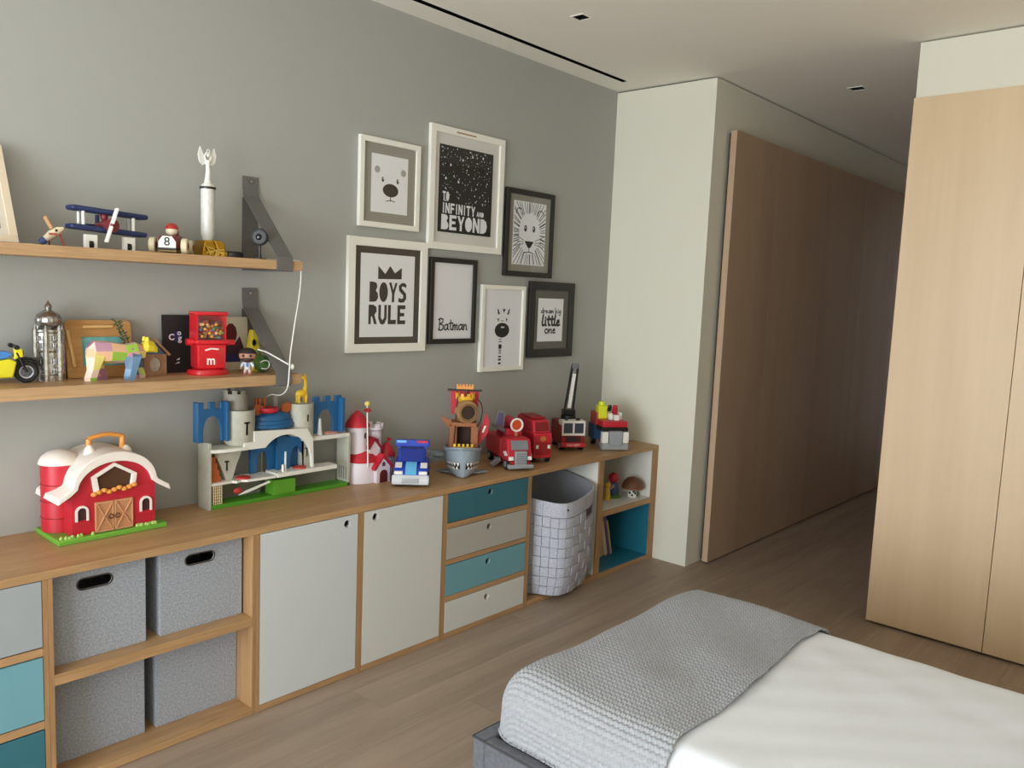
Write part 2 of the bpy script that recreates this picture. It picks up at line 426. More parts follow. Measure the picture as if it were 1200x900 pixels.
# end cubby
u = unit('cubby_unit', 'oak end cubby with white upper and teal lower compartment against white wall', -.632, -.0005, .034, .055, back=WHITE, cat='shelf unit')
W7 = .6315
part('shelf', B().box(.0345, W7-.0555, FY, -.013, .377, .410), OAK, u, .0008)
part('compartment_lining', B().box(.0345, W7-.0555, FY+.012, -.014, .4105, .4125).box(W7-.0575, W7-.0555, FY+.012, -.014, .413, ZT-.002), WHITE, u)
TL = mat('teal_lining', (36, 116, 142), .45)
part('compartment_lining', B().box(.0345, W7-.0555, FY+.012, -.0145, .0275, .0295).box(W7-.0575, W7-.0555, FY+.012, -.0145, .03, .376).box(.0345, W7-.058, -.0145, -.0125, .03, .376), TL, u)

# felt boxes
FELT = felt('grey_felt', (158, 162, 170), .24, 140); FELTD = felt('grey_felt_dark', (128, 130, 135))
def felt_box(x0, z0, w_, h, y0, label, grip=True):
    t = thing('felt_box', label, 'storage box', (x0+w_/2, y0, z0), group='grey felt boxes in the open unit'); dp = .33; e = .006
    b = B()
    if grip: holed(b, -w_/2, w_/2, 0, h, 0, e, stadium(-.01, h-.058, .112, .036))
    else: b.box(-w_/2, w_/2, 0, e, 0, h)
    part('front_panel', b, FELT, t)
    part('side_panel', B().box(-w_/2, -w_/2+e, e, dp, 0, h), FELT, t); part('side_panel', B().box(w_/2-e, w_/2, e, dp, 0, h), FELT, t)
    part('back_panel', B().box(-w_/2+e, w_/2-e, dp-e, dp, 0, h), FELT, t); part('bottom_panel', B().box(-w_/2+e, w_/2-e, e, dp-e, 0, e), FELTD, t)
    if not grip: return t
    rb = B(); o = stadium(-.01, h-.058, .12, .044); i_ = stadium(-.01, h-.058, .110, .034); n = len(o)
    for k in range(n):
        j = (k+1) % n
        rb.poly([(o[k][0], -.0012, o[k][1]), (o[j][0], -.0012, o[j][1]), (i_[j][0], -.0012, i_[j][1]), (i_[k][0], -.0012, i_[k][1])])
    part('handle_rim', rb, mat('dark_brown_binding', (62, 52, 46), .7), t)
    return t
for a in ((-3.6045, .3985, .320, .318, -.412, 'grey felt box with handle slot, upper left of the four'), (-3.231, .3985, .319, .318, -.411, 'grey felt box with handle slot, upper right of the four'),
          (-3.590, .0275, .320, .322, -.362, 'plain grey felt box, lower left of the four', False), (-3.224, .0275, .319, .322, -.360, 'plain grey felt box, lower right of the four', False)): felt_box(*a)

# woven felt hamper
HP_ = [(-1.075, -.575), (-.88, -.555), (-.725, -.485), (-.672, -.29), (-.745, -.12), (-.93, -.06), (-1.14, -.08), (-1.225, -.20), (-1.225, -.35), (-1.16, -.475)]
HC = Vector((-.965, -.29))
def hcurve(u):
    n = len(HP_); u = (u % 1)*n; i = int(u); t = u-i
    p = [Vector(HP_[(i+k-1) % n]) for k in range(4)]
    return .5*((2*p[1])+(-p[0]+p[2])*t+(2*p[0]-5*p[1]+4*p[2]-p[3])*t*t+(-p[0]+3*p[1]-3*p[2]+p[3])*t**3)
def hsurf(u, h, off=0.):
    q = hcurve(u); d = (q-HC); s = .86+.14*min(1, max(h, 0)/.30)**.5
    rim = .535+.10*(.5-.5*math.cos(2*PI*u))
    q = HC+d*s+d.normalized()*off
    return Vector((q.x-HC.x, q.y-HC.y, h*rim))
hm = thing('laundry_hamper', 'woven grey felt laundry hamper standing in the open bay', 'hamper', (HC.x, HC.y, .0275))
LF = felt('light_grey_felt', (186, 188, 200), .14, 120)
NU = 60
b = B(); n = NU
for layer, off in ((0, 0), (1, -.008)):
    for j in range(13):
        for k in range(n): b.v.append(tuple(hsurf(k/n, max(.012, j/12), off)))
for j in range(12):
    for k in range(n):
        k2 = (k+1) % n
        b.f.append((j*n+k, j*n+k2, (j+1)*n+k2, (j+1)*n+k)); o = 13*n
        b.f.append((o+j*n+k, o+(j+1)*n+k, o+(j+1)*n+k2, o+j*n+k2))
for k in range(n):
    k2 = (k+1) % n; b.f.append((12*n+k, 12*n+k2, 25*n+k2, 25*n+k))
b.f.append(tuple(range(n-1, -1, -1))); b.f.append(tuple(range(13*n, 14*n)))
part('liner', b, felt('inner_felt', (150, 152, 160)), hm)
def hpatch(u0, u1, h0, h1, off, m, name, nu=3, nh=2):
    b = B()
    for lay in (0, 1):
        for j in range(nh+1):
            for i in range(nu+1):
                a, c = i/nu, j/nh
                bul = .0015*math.sin(PI*a)*math.sin(PI*c) if lay else 0
                b.v.append(tuple(hsurf(u0+(u1-u0)*a, h0+(h1-h0)*c, (off+bul) if lay else .0005)))
    w_ = nu+1; q = (nh+1)*w_
    for j in range(nh):
        for i in range(nu): b.f.append((q+j*w_+i, q+j*w_+i+1, q+(j+1)*w_+i+1, q+(j+1)*w_+i))
    ring = [j for j in range(w_)]+[j*w_+nu for j in range(1, nh+1)]+[nh*w_+i for i in range(nu-1, -1, -1)]+[j*w_ for j in range(nh-1, 0, -1)]
    for i in range(len(ring)):
        a, c = ring[i], ring[(i+1) % len(ring)]; b.f.append((a, c, q+c, q+a))
    return part(name, b, m, hm)
NC, NR = 30, 8
for c in range(NC):
    for r in range(NR):
        h0, h1 = .015+r*.83/NR, .015+(r+1)*.83/NR
        if r == NR-1 and c in (3, 4): continue
        prou = (c+r) % 2
        g = .0012/1.75 if prou else .0035/1.75
        gh = .002 if not prou else .0045
        hpatch((c+.0)/NC+g, (c+1.)/NC-g, h0+gh, h1-gh, .0085 if prou else .0038, LF, 'felt_strip')
for k in range(10): hpatch(k/10+.0008, (k+1)/10-.0008, .852, 1.0, .0055, LF, 'rim_band', 6, 2)
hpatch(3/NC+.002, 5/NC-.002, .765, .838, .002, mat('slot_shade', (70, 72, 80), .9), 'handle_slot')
p = hsurf(0, .93, .006); part('rivet', B().ell((p.x+.006, p.y-.001, p.z), .006, 10, 6), BLACK, hm)

# ================================================================ FLOATING SHELVES
SD = .27
S1, S2 = 1.778, 1.310
SHELF = wood('shelf_oak', (198, 162, 122), (168, 130, 92), 'x', .45)
for z1, th, lb in ((S1, .038, 'upper oak wall shelf holding the trophy and toy planes'), (S2, .042, 'lower oak wall shelf holding the red candy dispenser')):
    tag(link('wall_shelf', B().box(-4.6, -2.56, -SD, -.006, z1-th, z1).mesh('wall_shelf', SHELF, .0015)), lb, 'shelf', 'oak wall shelves')
LEA = mat('grey_leather', (104, 102, 100), .7, var=.12, vscale=120, bump=.3, bscale=400)
def strap(zs, th, ztop, label):
    t = thing('shelf_strap', label, 'strap', (-2.648, 0, zs), group='grey leather shelf straps')
    e = .0035; zt = ztop-zs
    path = [(-.004, zt), (-.0065, zt-.05), (-.012, zt-.075)]
    p0, p1 = Vector((-.014, zt-.085)), Vector((-SD-.004, .012))
    path += [tuple(p0.lerp(p1, k/8)) for k in range(9)]
    path += [(-SD-.0045, 0), (-SD-.0045, -th-.001), (-SD-.002, -th-.0045), (-.02, -th-.0045), (-.004, -th-.0045), (-.0035, -th+.02)]
    path += [(-.0035, -th+.02+(zt-.09+th-.02)*k/6) for k in range(1, 7)]
    def rib(path, wd, b):
        n = len(path); pv = [Vector(q) for q in path]
        for i, q in enumerate(pv):
            d = (pv[min(i+1, n-1)]-pv[max(i-1, 0)]).normalized(); nn = Vector((-d.y, d.x))*e/2
            for s in (-1, 1):
                for r in (q-nn, q+nn): b.v.append((s*wd/2, r.x, r.y))
        for i in range(n-1):
            o, q = i*4, i*4+4
            b.f += [(o, o+2, q+2, q), (o+1, q+1, q+3, o+3), (o, q, q+1, o+1), (o+2, o+3, q+3, q+2)]
        b.f += [(0, 1, 3, 2), (n*4-4, n*4-2, n*4-1, n*4-3)]
        return b
    part('leather_band', rib(path, .073, B()), LEA, t)
    part('rivet', B().cyl((0, -.006, zt-.022), (0, -.012, zt-.022), .008, .006), mat('nickel', (190, 190, 190), .25, 1), t)
strap(S1, .038, 2.130, 'grey leather strap holding the upper oak shelf'); strap(S2, .042, 1.660, 'grey leather strap holding the lower oak shelf')

# ================================================================ THE BED
BX0, BX1, BY1, BY0 = -2.70, -1.49, -1.575, -3.68     # mattress
bed = thing('bed_frame', 'low dark grey upholstered bed frame under the mattress', 'bed', (0, 0, 0))
BF = mat('charcoal_upholstery', (104, 106, 112), .9, spec=.15, var=.15, vscale=90, bump=.4, bscale=500)
fx0, fx1, fy1, fy0, fz0, fz1, ft = BX0-.052, BX1+.052, BY1+.045, BY0-.06, .04, .295, .05
for nm, q in (('side_rail', (fx0, fx0+ft, fy0, fy1-ft)), ('side_rail', (fx1-ft, fx1, fy0, fy1-ft)), ('foot_rail', (fx0, fx1, fy1-ft, fy1))):
    part(nm, B().box(q[0], q[1], q[2], q[3], fz0, fz1), BF, bed, .008, 3)
part('slat_base', B().box(fx0+ft, fx1-ft, fy0, fy1-ft, .16, .19), mat('bed_ply', (150, 120, 90), .7), bed)
part('headboard', B().box(fx0, fx1, fy0-.06, fy0, .04, 1.05), BF, bed, .015, 3)
for x in (fx0+.06, fx1-.06):
    for y in (fy0+.06, fy1-.06): part('foot', B().cyl((x, y, 0), (x, y, .045), .02), BLACK, bed)
part('piping', B().tube([(fx0+.001, fy0, fz1-.004), (fx0+.001, fy1-.001, fz1-.004), (fx1-.001, fy1-.001, fz1-.004), (fx1-.001, fy0, fz1-.004)], .004, 6), mat('piping_dark', (66, 66, 70), .8), bed)
def pillow_surf(A, Bv, x0, x1, y0, y1, r, zt):
    """unfolded sheet coordinates wrapped over a rounded block"""
    cx = np.clip(A, x0+r, x1-r); cy = np.clip(Bv, y0+r, y1-r)
    vx, vy = A-cx, Bv-cy; L = np.hypot(vx, vy); Ls = np.where(L < 1e-9, 1, L); nx, ny = vx/Ls, vy/Ls
    arcm = L <= r*PI/2
    hz = np.where(arcm, r*np.sin(np.minimum(L/r, PI/2)), r); dz = np.where(arcm, r*(1-np.cos(np.minimum(L/r, PI/2))), r+L-r*PI/2)
    P = np.stack([cx+nx*hz, cy+ny*hz, zt-dz], -1)
    a = np.minimum(L/r, PI/2); N = np.stack([nx*np.sin(a), ny*np.sin(a), np.cos(a)], -1)
    return P, N
def grid_obj(name, P, m, thick=0):
    h, w_ = P.shape[:2]; me = bpy.data.meshes.new(name)
    i = np.arange(h*w_).reshape(h, w_)
    q = np.stack([i[:-1, :-1], i[:-1, 1:], i[1:, 1:], i[1:, :-1]], -1).reshape(-1, 4)
    me.vertices.add(h*w_); me.vertices.foreach_set('co', P.reshape(-1))
    me.loops.add(q.size); me.loops.foreach_set('vertex_index', q.reshape(-1).astype(np.int32))
    me.polygons.add(len(q)); me.polygons.foreach_set('loop_start', np.arange(0, q.size, 4, dtype=np.int32))
    me.update(); me.validate()
    me.polygons.foreach_set('use_smooth', np.ones(len(q), bool)); me.materials.append(m)
    return link(name, me)
mt = B().box(BX0+.02, BX1-.02, BY0+.01, BY1-.02, .19, .44)
tag(link('mattress', mt.mesh('mattress', mat('mattress_ticking', (225, 224, 220), .9), .07, 5)), 'white mattress lying in the grey bed frame', 'mattress')
BZ = .487
# white duvet over the mattress
aa = np.linspace(BX0-.16, BX1+.16, 150); bb = np.linspace(BY0-.02, BY1+.14, 220)
A, Bv = np.meshgrid(aa, bb)
P, N = pillow_surf(A, Bv, BX0, BX1, BY0-.3, BY1, .10, BZ)
wr_ = .004*np.sin(A*9+Bv*5+1.5*np.sin(Bv*3))+.003*np.sin(A*17-Bv*11+np.sin(A*7)*2)+.003*np.sin(Bv*21+A*4+2*np.sin(A*5))+.002*np.sin(A*37+Bv*29)
P = P+N*(.3*wr_)[..., None]; P[..., 2] = np.maximum(P[..., 2], .305)
dv = grid_obj('duvet', P, mat('white_cotton', (238, 242, 250), .9, spec=.15, bump=.1, bscale=60))
tag(dv, 'smooth white cotton duvet spread over the bed', 'duvet')
# knitted throw over the foot end
ss = np.linspace(0, 1, 980); tt = np.linspace(0, 1, 460)
S_, T_ = np.meshgrid(ss, tt)
a0, a1 = BX0-.02-.155, BX1+.02+.17
A = a0+(a1-a0)*S_
edge = -2.165-.02*np.sin((A-BX0)*4.2)-.045*np.clip((BX0+.12-A)/.25, 0, 1)-.03*np.clip((A-BX1+.25)/.3, 0, 1)
Bv = edge+(BY1+.16-edge)*T_
P, N = pillow_surf(A, Bv, BX0-.016, BX1+.016, BY0-.3, BY1+.016, .115, BZ+.017)
un, vn = (A-a0)/.0098, (Bv-BY1)/.0092
row = np.floor(vn)
kn = np.abs(np.sin(PI*vn))**.7*(.55+.45*np.sin(2*PI*(un*.5+.5*(row % 2))+1.3*np.sin(PI*vn)))
soft = .004*np.sin(A*8+Bv*6)+.003*np.sin(A*15-Bv*13)
soft -= .010*np.exp(-(((A+2.25)/.10)**2+((Bv+1.95)/.08)**2))
P = P+N*(kn*.0062+soft)[..., None]; P[..., 2] = np.maximum(P[..., 2], .303+.002*kn)
th = grid_obj('knitted_throw', P, mat('grey_knit_wool', (166, 168, 173), .95, spec=.1, var=.07, vscale=60))
sm = th.modifiers.new('thickness', 'SOLIDIFY'); sm.thickness = .004; sm.offset = -1
tag(th, 'light grey chunky knitted throw across the foot of the bed', 'throw')
# ================================================================ FRAMED PRINTS
FW = mat('white_frame', (242, 240, 231), .5); FB = mat('black_frame', (40, 37, 34), .5)
PAPER = mat('print_paper', (240, 240, 244), .8); INK = mat('print_ink', (44, 42, 40), .8); INKL = mat('print_ink_light', (170, 168, 166), .8)
GREYM = mat('grey_mat_board', (150, 146, 136), .9); BROWNM = mat('dark_mat_board', (66, 60, 53), .9); WHM = mat('white_mat_board', (222, 220, 214), .9)
DKM = mat('taupe_mat_board', (92, 86, 78), .9)
YP = -.0125                     # print plane, local y (wall is y=0)
def framed(name, label, x0, x1, z0, z1, fw_, fm, mm, inner, paper=PAPER, tilt=0, dep=.022):
    """inner = print rectangle as fractions of the frame's opening (x0,x1,z0,z1)"""
    w_, h = x1-x0, z1-z0
    t = thing(name, label, 'picture', ((x0+x1)/2, -.0012, (z0+z1)/2), group='framed prints on the grey wall')
    t.rotation_euler = (0, tilt, 0)
    X, Z = w_/2, h/2
    fr = B()
    for q in ([(-X, -Z), (X, -Z), (X-fw_, -Z+fw_), (-X+fw_, -Z+fw_)], [(X, -Z), (X, Z), (X-fw_, Z-fw_), (X-fw_, -Z+fw_)],
              [(X, Z), (-X, Z), (-X+fw_, Z-fw_), (X-fw_, Z-fw_)], [(-X, Z), (-X, -Z), (-X+fw_, -Z+fw_), (-X+fw_, Z-fw_)]):
        fr.prism(q, -dep, 0)
    part('frame', fr, fm, t, .0012, 1)
    ox, oz = X-fw_, Z-fw_
    part('mat_board', B().box(-ox, ox, -.010, -.004, -oz, oz), mm, t)
    a, c, d, e = [-ox+2*ox*inner[0], -ox+2*ox*inner[1], -oz+2*oz*inner[2], -oz+2*oz*inner[3]]
    pr = part('print', B().box(a, c, -.0118, -.0102, d, e), paper, t)
    part('glazing', B().box(-ox, ox, -.0160, -.0152, -oz, oz), glass_mat(), t)
    return t, pr, (a, c, d, e)
def oval(cx, cz, rx, rz, n=28): return [(cx+rx*math.cos(2*PI*k/n), cz+rz*math.sin(2*PI*k/n)) for k in range(n)]
def ink(name, b, pr, m=INK): return part(name, b, m, pr)
# cut-out capital letters, filled counters, in a unit box
GL = {
 'B': [[(0,0),(0,1),(.5,1),(.82,.93),(.88,.75),(.72,.57),(.95,.42),(1,.22),(.8,.04),(.5,0)]],
 'O': [oval(.5, .5, .5, .5)],
 'Y': [[(0,1),(.3,1),(.52,.62),(.76,1),(1,.98),(.66,.42),(.66,0),(.36,0),(.38,.42)]],
 'R': [[(0,0),(0,1),(.55,1),(.92,.88),(.95,.66),(.7,.48),(1,.0),(.68,0),(.42,.40),(.30,.40),(.28,0)]],
 'L': [[(0,0),(0,1),(.34,1),(.34,.22),(1,.24),(.98,0)]],
 'E': [[(0,0),(0,1),(1,1),(.98,.8),(.34,.79),(.34,.6),(.86,.6),(.85,.42),(.34,.41),(.34,.2),(1,.21),(1,0)]],
 'D': [[(0,0),(0,1),(.45,1),(.85,.85),(1,.5),(.85,.14),(.45,0)]],
 'N': [[(0,0),(0,1),(.28,1),(.70,.42),(.70,1),(1,1),(1,0),(.74,0),(.29,.58),(.29,0)]],
 'I': [[(.3,0),(.3,1),(.75,1),(.75,0)]],
 'T': [[(.36,0),(.36,.8),(0,.8),(0,1),(1,1),(1,.8),(.66,.8),(.66,0)]],
 'F': [[(0,0),(0,1),(1,1),(.98,.8),(.34,.8),(.34,.58),(.85,.58),(.85,.4),(.34,.4),(.34,0)]],
 'A': [[(0,0),(.36,1),(.64,1),(1,0),(.74,0),(.66,.24),(.34,.24),(.26,0)]],
 'U': [[(0,1),(.3,1),(.3,.35),(.5,.2),(.7,.35),(.7,1),(1,1),(1,.3),(.75,.02),(.5,-.02),(.25,.02),(0,.3)]],
 'S': [[(1,.88),(.8,1),(.4,1),(.06,.84),(.1,.6),(.62,.36),(.6,.22),(.4,.18),(.1,.24),(0,.04),(.35,-.02),(.75,.02),(1,.2),(.95,.46),(.4,.72),(.45,.82),(.7,.82),(.9,.74)]],
}
def word(b, s, x0, x1, z0, z1, y, ws=None, gap=.14, slope=0):
    ws = ws or {}; tot = sum(ws.get(ch, .9 if ch not in 'I' else .5) for ch in s)+gap*(len(s)-1); k = (x1-x0)/tot; x = x0
    for ch in s:
        w_ = ws.get(ch, .9 if ch not in 'I' else .5)*k
        for pg in GL[ch]: b.flat([(x+p[0]*w_, z0+p[1]*(z1-z0)) for p in pg], y)
        x += w_+gap*k
    return b
# 1 bear
t, pr, (a, c, d, e) = framed('framed_print', 'white framed print of a polar bear face on grey mat, uppermost left', -2.087, -1.709, 1.976, 2.402, .026, FW, GREYM, (.15, .85, .13, .87))
w_, h = c-a, e-d; cx = (a+c)/2-.01
b = B().flat(oval(cx+.015, d+h*.40, w_*.215, h*.115), YP); 
for s in (-1, 1): b.flat(oval(cx+.012+s*w_*.205, d+h*.575, w_*.032, h*.045), YP)
b.stroke([(cx+.015, d+h*.30), (cx+.015, d+h*.225)], .005, YP).stroke([(cx-.012, d+h*.205), (cx+.003, d+h*.222), (cx+.015, d+h*.225), (cx+.03, d+h*.222), (cx+.042, d+h*.212)], .004, YP)
ink('bear_face', b, pr)
b = B()
for s in (-1, 1): b.flat([(cx+.012+s*(w_*.36)+p[0], d+h*.735+p[1]) for p in oval(0, 0, w_*.075, h*.06)], YP)
ink('bear_ears', b, pr, INKL)
b = B()
for s in (-1, 1): b.flat(oval(cx+.015+s*w_*.205, d+h*.59, .0028, .004), YP-.0004)
ink('eye_glint', b, pr, PAPER)
# 2 starry words
t, pr, (a, c, d, e) = framed('framed_print', 'large white framed black starry print with white lettering', -1.643, -1.085, 1.900, 2.534, .036, FW, WHM, (.07, .90, .10, .90), INK)
w_, h = c-a, e-d; b = B(); rs = random.Random(3)
for k in range(190):
    x, z, r = a+w_*rs.uniform(.03, .97), d+h*(1-rs.random()**1.35*.66), rs.choice([.0016, .002, .002, .0028, .004])
    if z > d+h*.36 and z < e-.01: b.flat(oval(x, z, r, r*1.1, 6), YP)
for x, z in ((.6, .92), (.42, .86), (.2, .78), (.12, .62), (.35, .6), (.8, .93)): b.flat(oval(a+w_*x, d+h*z, .0065, .0075, 8), YP)
ink('stars', b, pr, PAPER)
b = B(); word(b, 'TO', a+w_*.07, a+w_*.19, d+h*.36, d+h*.47, YP, gap=.08)
word(b, 'INFINITY', a+w_*.07, a+w_*.68, d+h*.22, d+h*.34, YP, gap=.16)
word(b, 'AND', a+w_*.71, a+w_*.85, d+h*.225, d+h*.285, YP)
word(b, 'BEYOND', a+w_*.06, a+w_*.92, d+h*.03, d+h*.205, YP, gap=.10)
ink('lettering', b, pr, PAPER)
part('frame_mark', B().box(-.10, .045, -.0226, -.0222, .634/2-.024, .634/2-.016), mat('frame_label_tan', (176, 140, 112), .7), t)
# 3 lion
t, pr, (a, c, d, e) = framed('framed_print', 'black framed print of a lion face with radiating mane', -1.053, -.621, 1.785, 2.286, .030, FB, GREYM, (.11, .89, .09, .92))
w_, h = c-a, e-d; cx, cz = (a+c)/2, (d+e)/2; b = B()
for k in range(60):
    q = 2*PI*k/60+.05*rs.uniform(-1, 1); ca, sa = math.cos(q), math.sin(q)
    r0 = 1/math.sqrt((ca/(w_*.33))**2+(sa/(h*.33))**2)*rs.uniform(.97, 1.1)
    r1 = min((w_*.485)/max(abs(ca), 1e-6), (h*.485)/max(abs(sa), 1e-6))
    if r1 > r0: b.stroke([(cx+r0*ca, cz+r0*sa), (cx+r1*ca, cz+r1*sa)], .0042, YP)
for s in (-1, 1):
    b.stroke([(cx+s*w_*.33+p[0]*1, cz+h*.30+p[1]) for p in arc(0, 0, .028, .032, PI*(.0 if s > 0 else .0), PI, 8)], .005, YP)
    b.flat(oval(cx+s*w_*.13, cz+h*.08, w_*.042, h*.052), YP)
    for dz in (0, .035, -.03): b.stroke([(cx+s*.05, cz-h*.14+dz*.3), (cx+s*w_*.44, cz-h*.125+dz)], .0032, YP)
b.flat([(cx-.042, cz-h*.12), (cx+.042, cz-h*.12), (cx+.01, cz-h*.225), (cx-.01, cz-h*.225)], YP).stroke([(cx, cz-h*.22), (cx, cz-h*.29)], .004, YP)
b.stroke([(cx-.04, cz-h*.305), (cx-.012, cz-h*.295), (cx, cz-h*.29), (cx+.012, cz-h*.295), (cx+.04, cz-h*.31)], .005, YP)
ink('lion_face', b, pr)
b = B()
for s in (-1, 1): b.flat(oval(cx+s*w_*.13-.003, cz+h*.092, .0035, .006), YP-.0004)
ink('eye_glint', b, pr, PAPER)
# 4 crown and two words
t, pr, (a, c, d, e) = framed('framed_print', 'white framed print with black crown over two bold words, dark mat', -2.144, -1.643, 1.366, 1.925, .042, FW, BROWNM, (.09, .91, .07, .93))
w_, h = c-a, e-d
b = B().flat([(a+w_*.31, d+h*.70), (a+w_*.31, d+h*.86), (a+w_*.44, d+h*.765), (a+w_*.53, d+h*.865), (a+w_*.62, d+h*.78), (a+w_*.75, d+h*.85), (a+w_*.75, d+h*.71)], YP); ink('crown', b, pr)
b = B(); word(b, 'BOYS', a+w_*.16, a+w_*.85, d+h*.425, d+h*.665, YP, gap=.10); word(b, 'RULE', a+w_*.15, a+w_*.84, d+h*.155, d+h*.39, YP, gap=.13); ink('lettering', b, pr)
# 5 handwritten name
t, pr, (a, c, d, e) = framed('framed_print', 'slim black framed print with one handwritten black word', -1.616, -1.271, 1.400, 1.857, .026, FB, PAPER, (.03, .97, .02, .98))
w_, h = c-a, e-d
HW = {'B': [[(.12,.0),(.2,1)], [(0,.9),(.35,1.02),(.7,.92),(.65,.68),(.25,.54),(.72,.42),(.72,.12),(.35,-.03),(.02,.08)]],
      'a': [[(.62,.42),(.4,.5),(.12,.36),(.1,.1),(.3,0),(.55,.14),(.64,.5),(.62,.1),(.8,.02)]],
      't': [[(.35,.88),(.3,.3),(.38,.03),(.62,.06)], [(.08,.58),(.66,.62)]],
      'm': [[(.06,.5),(.1,0),(.14,.32),(.3,.5),(.4,.38),(.4,0),(.46,.34),(.62,.5),(.74,.36),(.72,.04),(.86,.02)]],
      'n': [[(.1,.5),(.14,0),(.2,.32),(.42,.5),(.58,.36),(.56,.05),(.72,.03)]],
      'd': [[(.6,.4),(.4,.5),(.12,.36),(.1,.1),(.3,0),(.55,.14),(.64,1.0),(.62,.1),(.8,.02)]],
      'r': [[(.14,.5),(.16,0),(.2,.34),(.42,.5),(.58,.46)]], 'e': [[(.12,.24),(.5,.34),(.44,.5),(.2,.44),(.1,.2),(.25,0),(.6,.08)]],
      'b': [[(.14,1),(.12,.02),(.42,0),(.6,.22),(.46,.46),(.16,.34)]], 'i': [[(.2,.5),(.2,.06),(.36,.02)], [(.2,.72),(.21,.75)]],
      'g': [[(.6,.42),(.36,.5),(.12,.34),(.2,.06),(.5,.12),(.6,.5),(.58,-.25),(.34,-.42),(.1,-.3)]],
      'l': [[(.3,1),(.16,.3),(.22,.02),(.5,.05)]], 'o': [oval(.38, .25, .3, .25, 12)+[(.68, .25)]], ' ': []}
def hand(b, s, x0, x1, z0, hgt, wd, y, adv=None):
    adv = adv or {'m': .9, ' ': .35, 'i': .42, 'l': .5, 't': .62, 'r': .6, 'B': .82}; tot = sum(adv.get(ch, .74) for ch in s); k = (x1-x0)/tot; x = x0
    for ch in s:
        for st in HW[ch]: b.stroke([(x+p[0]*k, z0+p[1]*hgt) for p in st], wd, y)
        x += adv.get(ch, .74)*k
    return b
ink('lettering', hand(B(), 'Batman', a+w_*.13, a+w_*.92, d+h*.10, h*.16, .0075, YP), pr)
# 6 giraffe-like striped creature with a ball nose
t, pr, (a, c, d, e) = framed('framed_print', 'slim white framed print of a zebra with round black nose', -1.226, -.854, 1.234, 1.728, .024, FW, PAPER, (.02, .98, .01, .99))
w_, h = c-a, e-d; cx = a+w_*.49; b = B().flat(oval(cx, d+h*.475, w_*.20, h*.098), YP)
for z, wd, hh in ((.355, .085, .010), (.325, .085, .012), (.258, .085, .058), (.212, .075, .010), (.192, .075, .010), (.17, .075, .010), (.125, .075, .022), (.085, .075, .026), (.035, .070, .026)):
    b.flat([(cx-.012-wd*w_/2, d+h*(z-hh/2)), (cx-.012+wd*w_/2, d+h*(z-hh/2)), (cx-.012+wd*w_/2, d+h*(z+hh/2)), (cx-.012-wd*w_/2, d+h*(z+hh/2))], YP)
for s in (-1, 1):
    b.stroke([(cx+.008+s*w_*.13, d+h*.70), (cx+.008+s*w_*.155, d+h*.745)], .010, YP); b.stroke([(cx+.008+s*w_*.11, d+h*.695), (cx+.008+s*w_*.135, d+h*.69), (cx+.008+s*w_*.15, d+h*.715)], .007, YP)
    b.stroke([(cx+s*w_*.10, d+h*.625), (cx+s*w_*.13, d+h*.62), (cx+s*w_*.105, d+h*.595)], .006, YP)
b.flat([(cx+.0, d+h*.755), (cx+.024, d+h*.755), (cx+.012, d+h*.70)], YP).stroke([(cx-.008, d+h*.60), (cx+.012, d+h*.60)], .004, YP)
ink('zebra_face', b, pr)
b = B()
for s in (-1, 1): b.flat(oval(cx+.004+s*.008, d+h*.515, .007, .005), YP-.0004)
ink('nostrils', b, pr, PAPER)
# 7 handwriting
t, pr, (a, c, d, e) = framed('framed_print', 'wide black framed print with three lines of brush handwriting, dark mat', -.814, -.382, 1.302, 1.763, .050, FB, DKM, (.12, .85, .13, .86))
w_, h = c-a, e-d
b = B(); hand(b, 'dream big', a+w_*.10, a+w_*.92, d+h*.66, h*.12, .006, YP); hand(b, 'little', a+w_*.14, a+w_*.90, d+h*.37, h*.25, .015, YP); hand(b, 'one', a+w_*.27, a+w_*.74, d+h*.19, h*.20, .009, YP)
ink('lettering', b, pr)
# ================================================================ TOYS ON THE WORKTOP
RED = mat('toy_red', (190, 34, 50), .4); DRED = mat('toy_dark_red', (150, 26, 36), .4); TWH = mat('toy_white', (236, 232, 226), .45)
BARNW = mat('barn_roof_white', (238, 228, 220), .45); ORG = mat('toy_orange', (226, 152, 70), .45); TGRN = mat('toy_green', (110, 172, 60), .5); LGRN = mat('toy_grass_tuft', (172, 206, 110), .6)
TBR = mat('toy_brown', (188, 132, 92), .5); DBR = mat('toy_dark_brown', (92, 56, 38), .55); TGY = mat('castle_grey', (182, 180, 166), .6, var=.06, vscale=40); TBLU = mat('castle_blue', (34, 94, 142), .45)
YEL = mat('toy_yellow', (240, 196, 48), .45); SILV = mat('toy_silver', (168, 172, 178), .35, .4); CHR = mat('chrome', (200, 203, 205), .15, 1); PGY = mat('shark_grey', (138, 150, 160), .5)
TIRE = mat('tyre_black', (28, 28, 30), .7); GLS = mat('toy_window_dark', (58, 66, 78), .15); BLU = mat('toy_police_blue', (24, 62, 178), .35); LBL = mat('toy_light_blue', (96, 178, 226), .35)
def crenel(x0, x1, z0, z1, n, duty=.55):
    """outline points of a crenellated top from x0 to x1"""
    p = []; k = (x1-x0)/(n-1+duty) if n > 1 else 0; w_ = k*duty
    for i in range(n):
        a = x0+i*k; p += [(a, z0), (a, z1), (a+w_, z1), (a+w_, z0)]
    return p
